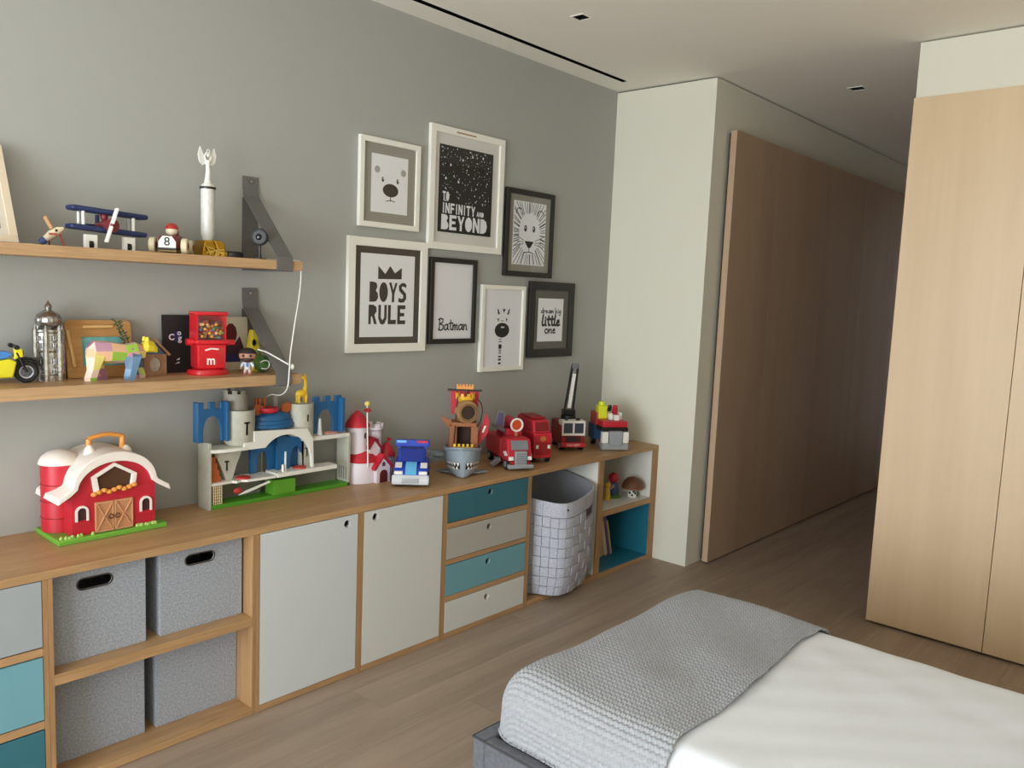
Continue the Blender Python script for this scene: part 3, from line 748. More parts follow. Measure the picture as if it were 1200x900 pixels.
def ringcren(b, c, r, z0, z1, n, t, duty=.5):
    for k in range(n):
        a0, a1 = 2*PI*k/n, 2*PI*(k+duty)/n; q = []
        for rr in (r, r-t):
            q += [(c[0]+rr*math.cos(a), c[1]+rr*math.sin(a)) for a in ((a0, (a0+a1)/2, a1) if rr == r else (a1, (a0+a1)/2, a0))]
        b.prism(q, z0, z1, 'xy')
    return b
# ---------------------------------------------------------------- barn
t = thing('toy_barn', 'red toy barn with white arched roof, silo and green base', 'toy barn', (-3.320, -.137, H))
part('base', B().box(-.19, .19, -.113, .115, 0, .019), TGRN, t, .004)
arcp = arc(.008, .185, .146, .118, 0, PI, 18)
part('body', B().prism([(-.138, .0195), (.154, .0195)]+[(p[0], p[1]) for p in arc(.008, .17, .146, .118, 0, PI, 18)], -.092, .100), RED, t)
outer = [(.205, .143), (.200, .165), (.158, .192)]+arc(.008, .192, .146, .118, .08, PI-.08, 20)+[(-.142, .192), (-.184, .165), (-.189, .143)]
inner = [(-.147, .168)]+arc(.008, .178, .132, .098, PI-.1, .1, 20)+[(.163, .168)]
part('roof', B().prism(outer+inner, -.112, .112), BARNW, t, .002, 1)
hd = part('handle', B().tube([(-.045+.12*k/10-.0, .0, .345+.012*math.sin(PI*k/10)) for k in range(11)], .0085, 8), ORG, t)
part('handle_post', B().cyl((-.042, 0, .30), (-.045, 0, .346), .013, .009).cyl((.074, 0, .285), (.075, 0, .346), .013, .009), ORG, t)
part('handle_mount', B().lathe([(.022, 0), (.018, .02), (.006, .034)], (-.047, -.015, .292), 12).lathe([(.02, 0), (.016, .022), (.006, .034)], (.084, -.012, .278), 12), BARNW, t)
pent = [(-.066, .166), (-.075, .226), (.006, .270), (.085, .222), (.077, .170)]
def inset(p, s, c): return [(c[0]+(q[0]-c[0])*s, c[1]+(q[1]-c[1])*s) for q in p]
lo = part('loft_window', B().prism(inset(pent, .8, (.006, .21)), -.0935, -.092), mat('barn_loft_shade', (78, 48, 24), .8), t)  # flat dark panel, colour stands for the shade inside the loft opening
fb = B(); pi_ = inset(pent, .76, (.006, .212))
for k in range(4): fb.prism([pent[k], pent[k+1], pi_[k+1], pi_[k]], -.103, -.0915)
part('loft_frame', fb, BARNW, t, .0015, 1)
hb = B()
for k in range(9): hb.ell((-.068+.0175*k, -.104, .168+.004*((k*7) % 3-1)+.001*k), (.012, .010, .0085), 8, 6)
part('hay_ledge', hb, ORG, t)['kind'] = 'stuff'
for s in (0, 1):
    x0, x1 = ((-.063, .001), (.004, .069))[s]
    dd = part('barn_door', B().box(x0, x1, -.098, -.0925, .022, .132), TBR, t, .001)
    xb = B().bar((x0+.004, -.0995, .026), (x1-.004, -.0995, .128), .003, .005, (0, 1, 0)).bar((x0+.004, -.0995, .128), (x1-.004, -.0995, .026), .003, .005, (0, 1, 0))
    xb.box(x0, x1, -.1005, -.098, .126, .131).box(x0, x1, -.1005, -.098, .022, .027).box(x0, x0+.005, -.1005, -.098, .027, .126).box(x1-.005, x1, -.1005, -.098, .027, .126)
    part('door_brace', xb, mat('toy_brown_light', (204, 152, 112), .5), dd)
    part('door_handle', B().torus((x1-.01 if s == 0 else x0+.01, -.101, .074), .008, .002, 'y', 12, 6), DBR, dd)
for cx in (-.106, .118):
    wv = part('window', B().prism([(cx-.015, .075), (cx+.015, .075)]+arc(cx, .105, .015, .015, 0, PI, 8), -.0935, -.092), mat('barn_window_dark', (60, 22, 26), .6), t)
    ob, ib = [(cx+.022, .072)]+arc(cx, .105, .022, .023, 0, PI, 10)+[(cx-.022, .072)], [(cx-.015, .072)]+arc(cx, .105, .015, .015, PI, 0, 10)+[(cx+.015, .072)]
    part('window_frame', B().prism(ob+ib, -.099, -.0921), BARNW, wv)
    part('window_sill', B().box(cx-.024, cx+.024, -.100, -.0921, .064, .071), RED, wv)
si = part('silo', B().lathe([(.062, .0195), (.062, .262)], (-.128, .045, 0), 24), RED, t)
part('silo_dome', B().lathe([(.069, .262), (.067, .272), (.058, .288), (.040, .302), (.018, .309), (.001, .311)], (-.128, .045, 0), 24), BARNW, si)
bb = B()
for z in (.07, .13, .19): bb.torus((-.128, .045, z), .062, .0022, 'z', 24, 6)
part('silo_band', bb, DRED, si)
gb = B(); rs = random.Random(5)
for k in range(34):
    x = rs.choice([rs.uniform(-.178, -.07), rs.uniform(.078, .15)]); gb.ell((x, -.102+rs.uniform(-.004, .004), .022), (.006, .004, rs.uniform(.004, .010)), 6, 4)
part('grass_tuft', gb, LGRN, t)['kind'] = 'stuff'

# ---------------------------------------------------------------- big play castle
cx0 = -2.555
t = thing('play_castle', 'large grey and blue open-front toy castle with white balconies on green base', 'toy castle', (cx0, -.098, H))
def X(v): return v-cx0
part('base', B().box(-.345, .352, -.045, .048, 0, .018), mat('castle_base_green', (78, 150, 38), .5), t, .002)
part('side_wall', B().box(-.352, -.340, -.045, .046, .0, .278), TGY, t, .001)
part('side_wall', B().box(.340, .352, -.045, .046, .0, .248), TGY, t, .001)
lat = B()
for k in range(5): lat.box(-.332+.009*k, -.329+.009*k, -.044, -.040, .02, .105)
for k in range(8): lat.box(-.332, -.293, -.0445, -.0395, .02+.0117*k, .0225+.0117*k)
part('lattice_gate', lat, mat('lattice_cream', (218, 196, 158), .6), t)
sg = B()
for k in range(4): sg.box(.3395, .3525, -.035+.018*k, -.027+.018*k, .03, .09)
part('side_grille', sg, mat('castle_grey_dark', (120, 118, 108), .6), t)
bk = B().box(-.33, -.07, .034, .044, .018, .115).box(.06, .33, .034, .044, .018, .105)
part('back_wall', bk, MATS['castle_grey_dark'], t)
part('gate_block', B().box(X(-2.612), X(-2.503), -.052, .02, .018, .083), mat('gate_green', (92, 156, 44), .5), t, .002)
def archwall(x0, x1, z0, z1, ax0, ax1, az, ncr, ch):
    """wall with a pointed arch cut from its foot and battlements on top"""
    m_ = (ax0+ax1)/2; w_ = (ax1-ax0)/2
    left = [(ax0, z0)]+[(m_-w_*math.cos(q*PI/2/6)**.8 if q < 6 else m_, z0+(az-z0)*(.35+.65*math.sin(q*PI/2/6))) for q in range(7)]
    right = [(2*m_-p[0], p[1]) for p in reversed(left[:-1])]
    top = crenel(x0, x1, z1, z1+ch, ncr)
    return [(x0, z0)]+left+right+[(x1, z0)]+[p for p in reversed(top)]
tb = B().prism(archwall(-.386, -.262, .279, .415, -.362, -.285, .385, 3, .028), -.020, -.007)
tb.prism([(-.007, .279), (.020, .279), (.020, .443), (-.007, .443)], -.386, -.375, 'yz').prism([(-.045, .279), (-.020, .279), (-.020, .443), (-.045, .443)], -.274, -.262, 'yz')
part('blue_tower', tb, TBLU, t, .0012, 1)
tb = B().prism(archwall(.165, .318, .262, .405, .19, .272, .37, 3, .026), -.015, -.002)
tb.box(.300, .318, -.045, -.015, .262, .420)
part('blue_tower', tb, TBLU, t, .0012, 1)
part('round_tower', B().lathe([(.052, .0), (.063, .02), (.066, .09), (.066, .150), (.060, .150), (.058, .12)], (X(-2.75), .0, .252), 24), TGY, t)
part('battlement', ringcren(B().lathe([(.050, 0), (.050, .075), (.044, .075), (.042, .0)], (X(-2.758), .012, .395), 20), (X(-2.758), .012), .0505, .465, .485, 8, .008), mat('castle_grey_shade', (150, 147, 134), .6), t)
part('round_tower', B().lathe([(.058, .0), (.058, .145), (.052, .145), (.050, .12)], (X(-2.445), .005, .262), 24), TGY, t)
sl = B()
for cx, cz, y in ((X(-2.75), .335, -.0668), (X(-2.75), .335, -.0668)):
    sl.box(cx-.003, cx+.003, y-.001, y+.004, cz-.035, cz+.02).box(cx-.012, cx+.012, y-.001, y+.006, cz+.014, cz+.02)
sl.box(X(-2.445)-.003, X(-2.445)+.003, -.055, -.05, .33, .36)
part('arrow_slit', sl, BLACK, t)
part('blue_dome', B().lathe([(.106, .0), (.106, .016), (.098, .018), (.098, .032), (.088, .034), (.086, .050), (.07, .062), (.05, .07)], (X(-2.585), .01, .310), 28, 1, .55), TBLU, t)
part('red_dish', B().lathe([(.04, 0), (.048, .010), (.044, .022), (.02, .016)], (X(-2.615), -.002, .378), 18), RED, t)
wb = B()
for s, cx in ((-1, X(-2.665)), (1, X(-2.53))):
    wb.prism([(cx-.022, .378), (cx+.005*s, .368), (cx+.024, .382), (cx+.026, .405), (cx+s*.01, .418), (cx-.018, .406)], -.012, -.002)
for cx in (X(-2.66), X(-2.62), X(-2.645)): wb.box(cx-.005, cx+.005, .012, .02, .38, .44)
part('orange_ornament', wb, mat('toy_rust', (176, 88, 40), .5), t)
part('roof_post', B().box(X(-2.555)-.008, X(-2.555)+.008, .03, .046, .372, .452), MATS['castle_grey_shade'], t)
# white balcony with the central arch
part('balcony', B().prism([(-.345, .044), (-.345, -.045), (-.30, -.062), (-.2, -.066), (-.13, -.05), (-.13, .044)], .236, .250, 'xy').box(.105, .345, -.048, .044, .236, .254), mat('castle_white', (228, 226, 218), .5), t, .0015, 1)
ao = [(-.205, .236), (-.205, .268), (-.158, .268), (-.158, .312), (.098, .300), (.118, .26), (.122, .236)]
ai = [(.128, .14)]+arc(-.008, .150, .118, .135, .0, PI, 18)[1:-1]+[(-.126, .225)]
part('central_arch', B().prism([(-.205, .236), (-.205, .268), (-.158, .268), (-.158, .312), (.104, .300), (.134, .25), (.140, .12), (.128, .12)]+arc(-.004, .155, .130, .128, .0, PI*.782, 18)+[(-.12, .236)], -.062, -.046), MATS['castle_white'], t, .0012, 1)
part('blue_arch', B().prism(archwall(-.128, .122, .108, .25, -.098, -.042, .205, 4, .004), .02, .034).prism(archwall(-.016, .12, .108, .262, .048, .112, .215, 2, .003), -.01, .004), TBLU, t)
part('inner_beam', B().box(-.075, .09, .034, .044, .235, .275), mat('toy_rust_dark', (120, 66, 36), .6), t)
part('pillar', B().prism([(-.262, .110), (-.235, .110), (-.215, .17), (-.19, .236), (-.318, .236), (-.285, .17)], -.02, .033), TGY, t)
part('pillar', B().box(.108, .165, -.01, .033, .112, .236), TGY, t, .001)
sl = B().box(-.263, -.257, -.022, -.018, .15, .19).box(-.27, -.25, -.022, -.018, .186, .192).box(.134, .139, -.012, -.008, .16, .2).box(.126, .147, -.012, -.008, .196, .202)
part('arrow_slit', sl, BLACK, t)
st = B()
for k in range(4): st.box(-.338+.012*k*0, -.290-.008*k, -.03, .033, .105+.028*k, .105+.028*(k+1))
part('stair', st, mat('toy_rust', (176, 88, 40), .5), t, .001)
part('lower_floor', B().prism([(-.338, .033), (-.338, -.05), (-.25, -.045), (-.235, -.06), (-.21, -.05), (-.19, -.066), (-.06, -.07), (-.06, .033)], .100, .110, 'xy'), MATS['castle_white'], t)
part('drawbridge', B().prism([(-.055, -.075), (.26, -.07), (.262, .0), (-.055, .02)], .100, .118, 'xy').prism([(-.235, .052), (-.19, .058), (-.09, .085), (-.09, .092), (-.2, .066)], -.076, -.066), MATS['castle_white'], t, .001, 1)
part('white_post', B().cyl((0., -.05, .118), (0., -.05, .205), .005, .004).cyl((-.015, -.055, .118), (-.015, -.055, .15), .006), MATS['castle_white'], t)
rd = B()
for x, y, z in ((-.19, -.03, .1102), (.085, -.03, .1182)): rd.lathe([(.030, 0), (.030, .006), (.018, .009)], (x, y, z), 16)
rd.ell((-.215, -.03, .06), (.02, .012, .014), 10, 6)
part('red_disc', rd, mat('toy_red_soft', (196, 62, 58), .45), t)
part('white_spike', B().cyl((X(-2.358), -.02, .2545), (X(-2.358), -.02, .33), .011, .005), TWH, t)
part('catapult_plate', B().lathe([(.04, 0), (.04, .004), (.03, .008)], (X(-2.285), -.005, .2545), 14, 1, .6), mat('toy_rose', (214, 150, 140), .5), t)

# yellow animal standing on the castle's tower
t = thing('toy_giraffe', 'small yellow long-necked toy animal on top of the grey and blue castle', 'toy animal', (-2.445, -.100, H+.262+.1455))
part('body', B().ell((0, 0, .042), (.030, .017, .018), 12, 8), YEL, t)
part('neck', B().tube([(.014, 0, .045), (.020, 0, .075), (.018, 0, .105)], [.012, .008, .007], 8), YEL, t)
part('head', B().ell((.012, 0, .113), (.014, .008, .009), 10, 6).cyl((.017, .003, .12), (.018, .004, .13), .002).cyl((.017, -.003, .12), (.018, -.004, .13), .002), YEL, t)
for x in (-.018, .018):
    for y in (-.009, .009): part('leg', B().cyl((x, y, 0), (x, y, .04), .005, .006, 8), YEL, t)

# ---------------------------------------------------------------- small red and white castle
t = thing('toy_fairy_castle', 'small white and red toy castle with cone roofs between the big castle and blue car', 'toy castle', (-2.058, -.094, H))
LIL = mat('castle_lilac_white', (226, 216, 224), .5)
part('lower_wall', B().lathe([(.092, 0), (.09, .085), (.085, .10)], (-.035, .0, 0), 24, 1.05, .8), LIL, t)
part('lower_roof', B().lathe([(.088, .098), (.09, .105), (.07, .14), (.055, .15)], (-.035, .0, 0), 24, 1.0, .8), RED, t)
part('gable', B().prism([(-.02, 0), (.06, 0), (.06, .075), (.02, .118), (-.02, .075)], -.095, -.03), LIL, t)
part('gable_roof', B().prism([(-.033, .062), (.02, .125), (.073, .062), (.077, .075), (.02, .138), (-.037, .075)], -.099, -.03), RED, t)
part('gate', B().prism([(-.003, .001), (.043, .001), (.043, .04)]+arc(.02, .04, .023, .022, 0, PI, 8), -.097, -.0945), mat('gate_dark_red', (96, 30, 34), .6), t)
part('window', B().prism([(.011, .08), (.029, .08)]+arc(.02, .09, .009, .012, 0, PI, 8), -.097, -.0945), mat('toy_plum', (90, 60, 72), .6), t)
part('main_tower', B().lathe([(.05, .14), (.05, .272), (.053, .275)], (-.062, .01, 0), 20), LIL, t)
part('main_roof', B().lathe([(.062, .268), (.058, .28), (.03, .325), (.006, .345), (.001, .346)], (-.062, .01, 0), 20), RED, t)
part('porch_roof', B().prism([(-.04, .16), (-.005, .205), (.03, .16), (.034, .170), (-.005, .217), (-.044, .170)], -.06, .0), DRED, t)
part('porch', B().box(-.035, .025, -.055, .0, .125, .165).prism([(-.035, .165), (.025, .165), (-.005, .20)], -.054, .0), LIL, t)
tw = part('battlement_tower', ringcren(B().lathe([(.040, .10), (.040, .238), (.048, .247), (.048, .257), (.034, .257)], (.040, .015, 0), 20), (.040, .015), .048, .257, .274, 6, .012), LIL, t)
tw = part('side_tower', B().lathe([(.036, 0), (.035, .10), (.037, .112)], (.112, -.005, 0), 18), LIL, t)
part('side_roof', B().lathe([(.045, .108), (.042, .118), (.024, .155), (.01, .172), (.001, .174)], (.112, -.005, 0), 18), RED, tw)
wn = B()
for x, y, z in ((.034, -.0265, .175), (.034, -.0265, .12), (.100, -.0405, .062), (-.05, -.0425, .215)): wn.prism([(x-.009, z), (x+.009, z)]+arc(x, z+.014, .009, .013, 0, PI, 8), y, y+.004)
part('tower_window', wn, MATS['toy_plum'], t)
part('flag_pole', B().cyl((-.060, -.075, .08), (-.060, -.06, .375), .0035, .0035, 8), TWH, t)
part('pole_ball', B().ell((-.060, -.06, .385), .013, 10, 8), mat('toy_pale_yellow', (236, 210, 110), .4), t)
part('flag', B().prism([(.114, .174), (.114, .20), (.144, .186)], -.006, -.004).cyl((.112, -.005, .17), (.112, -.005, .202), .002, .002, 6).prism([(-.09, .355), (-.062, .345), (-.062, .368)], -.068, -.066).prism([(-.035, .352), (-.058, .345), (-.058, .365)], -.068, -.066), RED, t)

# ---------------------------------------------------------------- vehicles (front = local -Y)
def wheel(t, x, y, r, w_, hub=SILV, n=18):
    o = part('wheel', B().cyl((x-w_/2, y, r), (x+w_/2, y, r), r, r, n), TIRE, t, .002, 1)
    part('hub', B().cyl((x-w_/2-.002, y, r), (x+w_/2+.002, y, r), r*.55, r*.55, 12), hub, o); return o
t = thing('toy_police_car', 'blue toy police car with white headlights facing the room', 'toy car', (-1.925, -.265, H), -.77); t.scale = (1, .9, 1)
for x in (-.072, .072):
    for y in (-.07, .075): wheel(t, x, y, .034, .026)
part('body', B().prism([(-.105, .03), (-.112, .058), (-.09, .084), (-.03, .105), (.10, .11), (.108, .06), (.105, .025)], -.082, .082, 'yz'), BLU, t, .012, 3)
part('cabin', B().prism([(-.032, .100), (.012, .162), (.085, .165), (.10, .105)], -.066, .066, 'yz'), BLU, t, .008, 3)
part('windscreen', B().prism([(-.041, .108), (.004, .163), (.010, .163), (-.030, .108)], -.055, .055, 'yz'), mat('toy_screen_blue', (24, 48, 140), .12), t)
part('light_bar', B().box(-.082, .082, .01, .04, .172, .205), BLU, t, .004)
part('light_lens', B().box(-.074, -.03, .006, .011, .192, .203), mat('lens_sky', (120, 190, 240), .3), t); part('light_lens', B().box(.022, .074, .006, .011, .192, .203), mat('lens_red', (200, 50, 70), .3), t)
part('bar_bracket', B().box(-.07, -.058, .02, .036, .16, .173).box(.058, .07, .02, .036, .16, .173), BLU, t)
part('hood_stripe', B().prism([(-.1135, .058), (-.0915, .0855), (-.032, .1065), (-.032, .1085), (-.093, .0885), (-.116, .059)], -.026, .026, 'yz'), LBL, t)
part('bumper', B().prism([(-.132, .012), (-.136, .034), (-.114, .058), (-.098, .05), (-.098, .012)], -.088, .088, 'yz'), mat('toy_bumper_pale', (212, 216, 222), .4), t, .006, 2)
part('grille', B().box(-.04, .04, -.139, -.131, .022, .044), SILV, t, .002)
for x in (-.058, .058): part('headlight', B().cb((x, -.108, .066), (.040, .014, .016)), TWH, t, .003)
for x in (-.06, .06): part('hood_plate', B().prism([(-.088, .0865), (-.045, .1015), (-.045, .1045), (-.088, .0895)], x-.016, x+.016, 'yz'), TWH, t)

# ---------------------------------------------------------------- pirate ship
t = thing('toy_pirate_ship', 'grey shark-faced toy pirate ship with red sails and wooden barrel', 'toy ship', (-1.585, -.270, H), -.76)
# hull: pointed bow towards the room
hv, secs = B(), [(-.135, .012, .060), (-.12, .045, .084), (-.07, .080, .094), (.0, .092, .094), (.08, .085, .09)]
for y, wt_, wb in secs:
    top = .128+.02*(1 if y < -.1 else 0)
    for x, z in ((-wt_, top), (-wt_*1.02, .08), (-wt_*.82, .02), (-wt_*.55, .004), (wt_*.55, .004), (wt_*.82, .02), (wt_*1.02, .08), (wt_, top)): hv.v.append((x, y, z))
for i in range(len(secs)-1):
    for k in range(8): hv.f.append((i*8+k, i*8+(k+1) % 8, i*8+8+(k+1) % 8, i*8+8+k))
hv.f += [tuple(range(7, -1, -1)), tuple(range(32, 40))]
hu = part('hull', hv, PGY, t)
def hull_pt(y, z, off, sgn):
    ys_ = [q[0] for q in secs]; ws_ = [q[1] for q in secs]
    return (sgn*(float(np.interp(y, ys_, ws_))*(.82+.2*(z-.02)/.06)+off), y-off, z)
tb_, mb_ = B(), B(); yl = [-.1345, -.125, -.115, -.10, -.085, -.07]
for sgn in (-1, 1):
    for a_, b_ in zip(yl, yl[1:]): mb_.poly([hull_pt(a_, .046, .002, sgn), hull_pt(b_, .046, .002, sgn), hull_pt(b_, .078, .002, sgn), hull_pt(a_, .078, .002, sgn)])
    for k in range(8):
        y = -.131+.0078*k
        tb_.poly([hull_pt(y-.003, .078, .0035, sgn), hull_pt(y+.0035, .078, .0035, sgn), hull_pt(y, .060, .0035, sgn)])
        tb_.poly([hull_pt(y, .046, .0035, sgn), hull_pt(y+.0065, .046, .0035, sgn), hull_pt(y+.003, .062, .0035, sgn)])
part('tooth', tb_, TWH, hu)['kind'] = 'stuff'
part('mouth', mb_, BLACK, hu)
part('gunwale', B().tube([(-.085, .08, .13), (-.094, .0, .13), (-.082, -.07, .135), (-.048, -.12, .148), (0, -.14, .15), (.048, -.12, .148), (.082, -.07, .135), (.094, .0, .13), (.085, .08, .13)], .008, 8), PGY, hu)
part('side_fin', B().prism([(-.055, -.05), (-.135, .0), (-.055, .02)], .006, .014, 'xy').prism([(.055, -.05), (.135, .0), (.055, .02)], .006, .014, 'xy'), PGY, hu)
part('deck_fence', B().prism([(-.05, .13), (.05, .13)]+list(reversed(crenel(-.05, .05, .15, .166, 5))), -.088, -.078), YEL, t)
part('deck', B().box(-.07, .07, -.075, .08, .1285, .136), TBR, t)
part('cabin', B().box(-.072, -.034, -.05, .06, .136, .25).box(.038, .074, -.05, .06, .136, .25).box(-.034, .038, .02, .06, .136, .25).box(-.062, .066, -.055, .06, .25, .270), mat('ship_brown', (150, 92, 54), .6), t, .002)
part('doorway', B().box(-.03, .035, .012, .0195, .137, .249), mat('ship_dark', (54, 36, 26), .8), t)
ba = part('barrel', B().lathe([(.044, -.035), (.052, -.015), (.053, .012), (.046, .035)], (0, 0, 0), 20), mat('barrel_wood', (170, 134, 88), .6, var=.2, vscale=25), t)
ba.location = (.012, -.015, .322); ba.rotation_euler = (PI/2, 0, .25); ba.scale = (1.15, 1.15, 1.0)
part('barrel_rim', B().torus((0, 0, .036), .036, .006, 'z', 20, 8), mat('barrel_rim_wood', (128, 92, 56), .6), ba)
part('barrel_mouth', B().cyl((0, 0, .034), (0, 0, .0375), .032), mat('ship_dark', (54, 36, 26), .8), ba)
part('mast', B().cyl((.012, .035, .13), (.012, .035, .43), .007), DBR, t)
part('red_sail', B().prism([(-.066, .30), (.072, .29), (.076, .424), (-.072, .424)], .045, .055), RED, t, .002)
part('yard', B().box(-.088, .090, .034, .046, .422, .431), BLACK, t)
part('crow_nest', B().lathe([(.016, 0), (.022, .012), (.045, .038), (.050, .044), (.050, .052), (.044, .052)], (.004, .012, .345), 18, 1, .6), YEL, t)
part('nest_fence', ringcren(B(), (.004, .012), .05, .397, .415, 9, .006), mat('toy_gold', (238, 170, 60), .45), t)
part('top_crown', B().prism([(-.042, .432), (.046, .432)]+list(reversed(crenel(-.042, .046, .448, .458, 6))), .03, .045), ORG, t)
part('side_plank', B().prism([(-.122, .30), (-.062, .272), (-.058, .238), (-.07, .232), (-.092, .25)], -.01, .0), mat('ship_brown', (150, 92, 54), .6), t)
part('side_wing', B().prism([(.050, .14), (.09, .155), (.128, .215), (.132, .275), (.115, .315), (.088, .24), (.072, .19)], .0, .010), RED, t)
part('wing_mark', B().prism([(.095, .215), (.104, .212), (.118, .248), (.108, .25)], -.0015, -.0002), TWH, t)
part('rigging', B().tube([(.062, -.02, .395), (.085, -.022, .37), (.094, -.024, .33), (.086, -.026, .28), (.06, -.03, .22), (.04, -.05, .16)], .0032, 6).tube([(-.035, -.03, .40), (-.04, -.04, .33), (-.044, -.055, .24), (-.05, -.06, .15)], .0032, 6), mat('rigging_dark', (70, 30, 26), .7), t)
part('tail_fin', B().prism([(-.08, .09), (-.15, .10), (-.235, .118), (-.16, .085), (-.19, .062), (-.10, .05)], .03, .06).ell((-.12, .045, .085), (.045, .03, .02), 12, 8), PGY, t, .002)

# ---------------------------------------------------------------- red truck with silver cab
t = thing('toy_rescue_truck', 'red toy rescue truck with silver grille and grey launcher on its roof', 'toy truck', (-1.222, -.262, H), -.47)
for x in (-.058, .058):
    for y in (-.14, .02, .12): wheel(t, x, y, .028, .022)
part('chassis', B().box(-.055, .055, -.19, .185, .022, .05), DRED, t, .003)
part('body', B().box(-.070, .070, -.055, .185, .05, .152), RED, t, .006)
part('cab', B().prism([(-.175, .05), (-.17, .095), (-.145, .162), (-.06, .165), (-.06, .05)], -.068, .068, 'yz'), RED, t, .005)
part('windscreen', B().prism([(-.168, .108), (-.149, .154), (-.153, .156), (-.173, .109)], -.048, .048, 'yz'), mat('toy_screen_grey', (122, 126, 130), .3), t)
part('grille', B().box(-.034, .034, -.196, -.172, .03, .105), SILV, t, .005)
gl = B()
for k in range(5): gl.box(-.028, .028, -.1985, -.1958, .04+.012*k, .045+.012*k)
part('grille_bar', gl, mat('toy_grille_grey', (128, 132, 136), .4), t)
part('bumper', B().box(-.072, .072, -.200, -.170, .012, .034), SILV, t, .005)
for x in (-.052, .052):
    part('headlight', B().box(x-.013, x+.013, -.186, -.172, .055, .075), TWH, t, .003)
    part('flame_panel', B().prism([(-.172, .08), (-.14, .10), (-.10, .09), (-.13, .07)], x*1.335-.001, x*1.335+.001, 'yz'), TWH, t)
part('stabilizer', B().bar((-.07, -.06, .04), (-.125, -.085, .014), .012, .022).bar((-.07, -.03, .04), (-.12, -.055, .011), .008, .016), SILV, t)
part('stabilizer', B().bar((.07, -.08, .03), (.10, -.095, .012), .010, .018), SILV, t)
ln = part('launcher', B().prism([(-.085, .20), (-.03, .178), (-.022, .192), (-.078, .218)], -.02, .06).prism([(-.03, .153), (-.012, .153), (-.012, .20), (-.03, .20)], .0, .04), mat('launcher_grey', (112, 116, 124), .45), t, .002)
part('launcher_screen', B().prism([(-.072, .218), (-.032, .205), (-.03, .275), (-.06, .282)], .02, .03), mat('launcher_violet', (120, 120, 168), .3), ln)
part('launcher_frame', B().bar((-.078, .02, .212), (-.062, .02, .292), .008, .008).bar((-.03, .02, .2), (-.022, .02, .285), .008, .008).bar((-.062, .022, .29), (-.022, .022, .285), .008, .008), SILV, ln)
dk = part('target_disc', B().cyl((.02, -.062, .225), (.02, -.05, .225), .032, .032, 24), mat('disc_orange', (200, 74, 36), .4), t)
part('disc_ring', B().torus((.02, -.062, .225), .033, .0055, 'y', 28, 8), TWH, dk)
part('disc_post', B().box(.013, .027, -.056, -.044, .164, .195), TBR, dk)
part('roof_block', B().box(-.03, .06, -.04, .12, .152, .20).cyl((.02, -.03, .23), (.02, .08, .23), .028, .028, 16), RED, t, .004)
# tall red truck next to it
t = thing('toy_box_truck', 'tall plain red toy truck standing beside the silver-grilled red truck', 'toy truck', (-1.005, -.255, H), -.47)
for x in (-.045, .045):
    for y in (-.10, .09): wheel(t, x, y, .026, .02)
part('body', B().box(-.055, .055, -.14, .14, .03, .17), RED, t, .006)
part('upper_body', B().prism([(-.125, .17), (-.10, .235), (.13, .24), (.135, .17)], -.052, .052, 'yz'), RED, t, .006)
part('roof_window', B().prism([(-.124, .180), (-.106, .226), (-.109, .228), (-.128, .181)], -.038, .038, 'yz'), mat('deep_red_window', (120, 16, 22), .25), t)
part('roof_rack', B().box(-.045, .045, -.06, .10, .2385, .250), DRED, t, .003)
part('front_panel', B().box(-.046, .046, -.1435, -.139, .05, .12), DRED, t, .002)
part('emblem', B().prism([(-.02, .135), (.0, .122), (.02, .135), (.012, .152), (-.012, .152)], -.1425, -.1395), mat('emblem_gold', (188, 120, 60), .4), t)
part('headlight', B().box(.028, .042, -.147, -.142, .085, .105).box(-.042, -.028, -.147, -.142, .085, .105), TWH, t)
part('side_trim', B().box(-.0565, -.0545, -.10, .10, .10, .112), SILV, t)

# ---------------------------------------------------------------- ladder fire engine
t = thing('toy_fire_engine', 'red toy fire engine with white cab front and raised black ladder', 'toy truck', (-.565, -.160, H), -.63)
for x in (-.06, .06):
    for y in (-.085, .085): wheel(t, x, y, .03, .024)
part('body', B().box(-.072, .072, -.04, .125, .03, .165), DRED, t, .004)
part('cab', B().box(-.072, .072, -.125, -.041, .03, .155), DRED, t, .006)
wf_ = B().box(-.074, .074, -.134, -.126, .172, .185).box(-.074, .074, -.134, -.126, .095, .110).box(-.074, -.062, -.134, -.126, .11, .172).box(.062, .074, -.134, -.126, .11, .172).box(-.006, .006, -.134, -.126, .11, .172).box(-.074, .074, -.126, -.05, .155, .185)
part('cab_frame', wf_, TWH, t, .003, 1)
for x0, x1 in ((-.061, -.007), (.007, .061)): part('windscreen', B().box(x0, x1, -.131, -.1265, .111, .171), GLS, t)
part('grille', B().box(-.045, .045, -.130, -.1255, .058, .09), mat('grille_brown_black', (48, 26, 26), .5), t, .002)
part('bumper', B().box(-.078, .078, -.142, -.1255, .026, .052), RED, t, .003)
text('FIRE DEPT', .019, TWH, 'lettering', t, (0, -.1425, .039))
part('roof_beacon', B().box(-.05, -.03, -.11, -.09, .1855, .198).box(.02, .045, -.11, -.09, .1855, .198), BLACK, t, .003)
part('turntable', B().cyl((.005, .02, .1655), (.005, .02, .20), .05, .045, 20), BLACK, t)
part('ladder_base', B().box(-.035, .045, -.0, .045, .20, .235), BLACK, t, .003)
ld = B(); p0, p1 = Vector((.006, .02, .225)), Vector((.048, .065, .505))
for s in (-1, 1): ld.bar(p0+Vector((s*.026, 0, 0)), p1+Vector((s*.018, 0, 0)), .010, .014, (1, 0, 0))
la = part('ladder', ld, BLACK, t)
rg = B()
for k in range(14):
    q = p0.lerp(p1, (k+.5)/14); rg.box(q.x-.022, q.x+.022, q.y-.003, q.y+.003, q.z-.003, q.z+.003)
part('rung', rg, mat('ladder_grey', (110, 112, 116), .5), la)
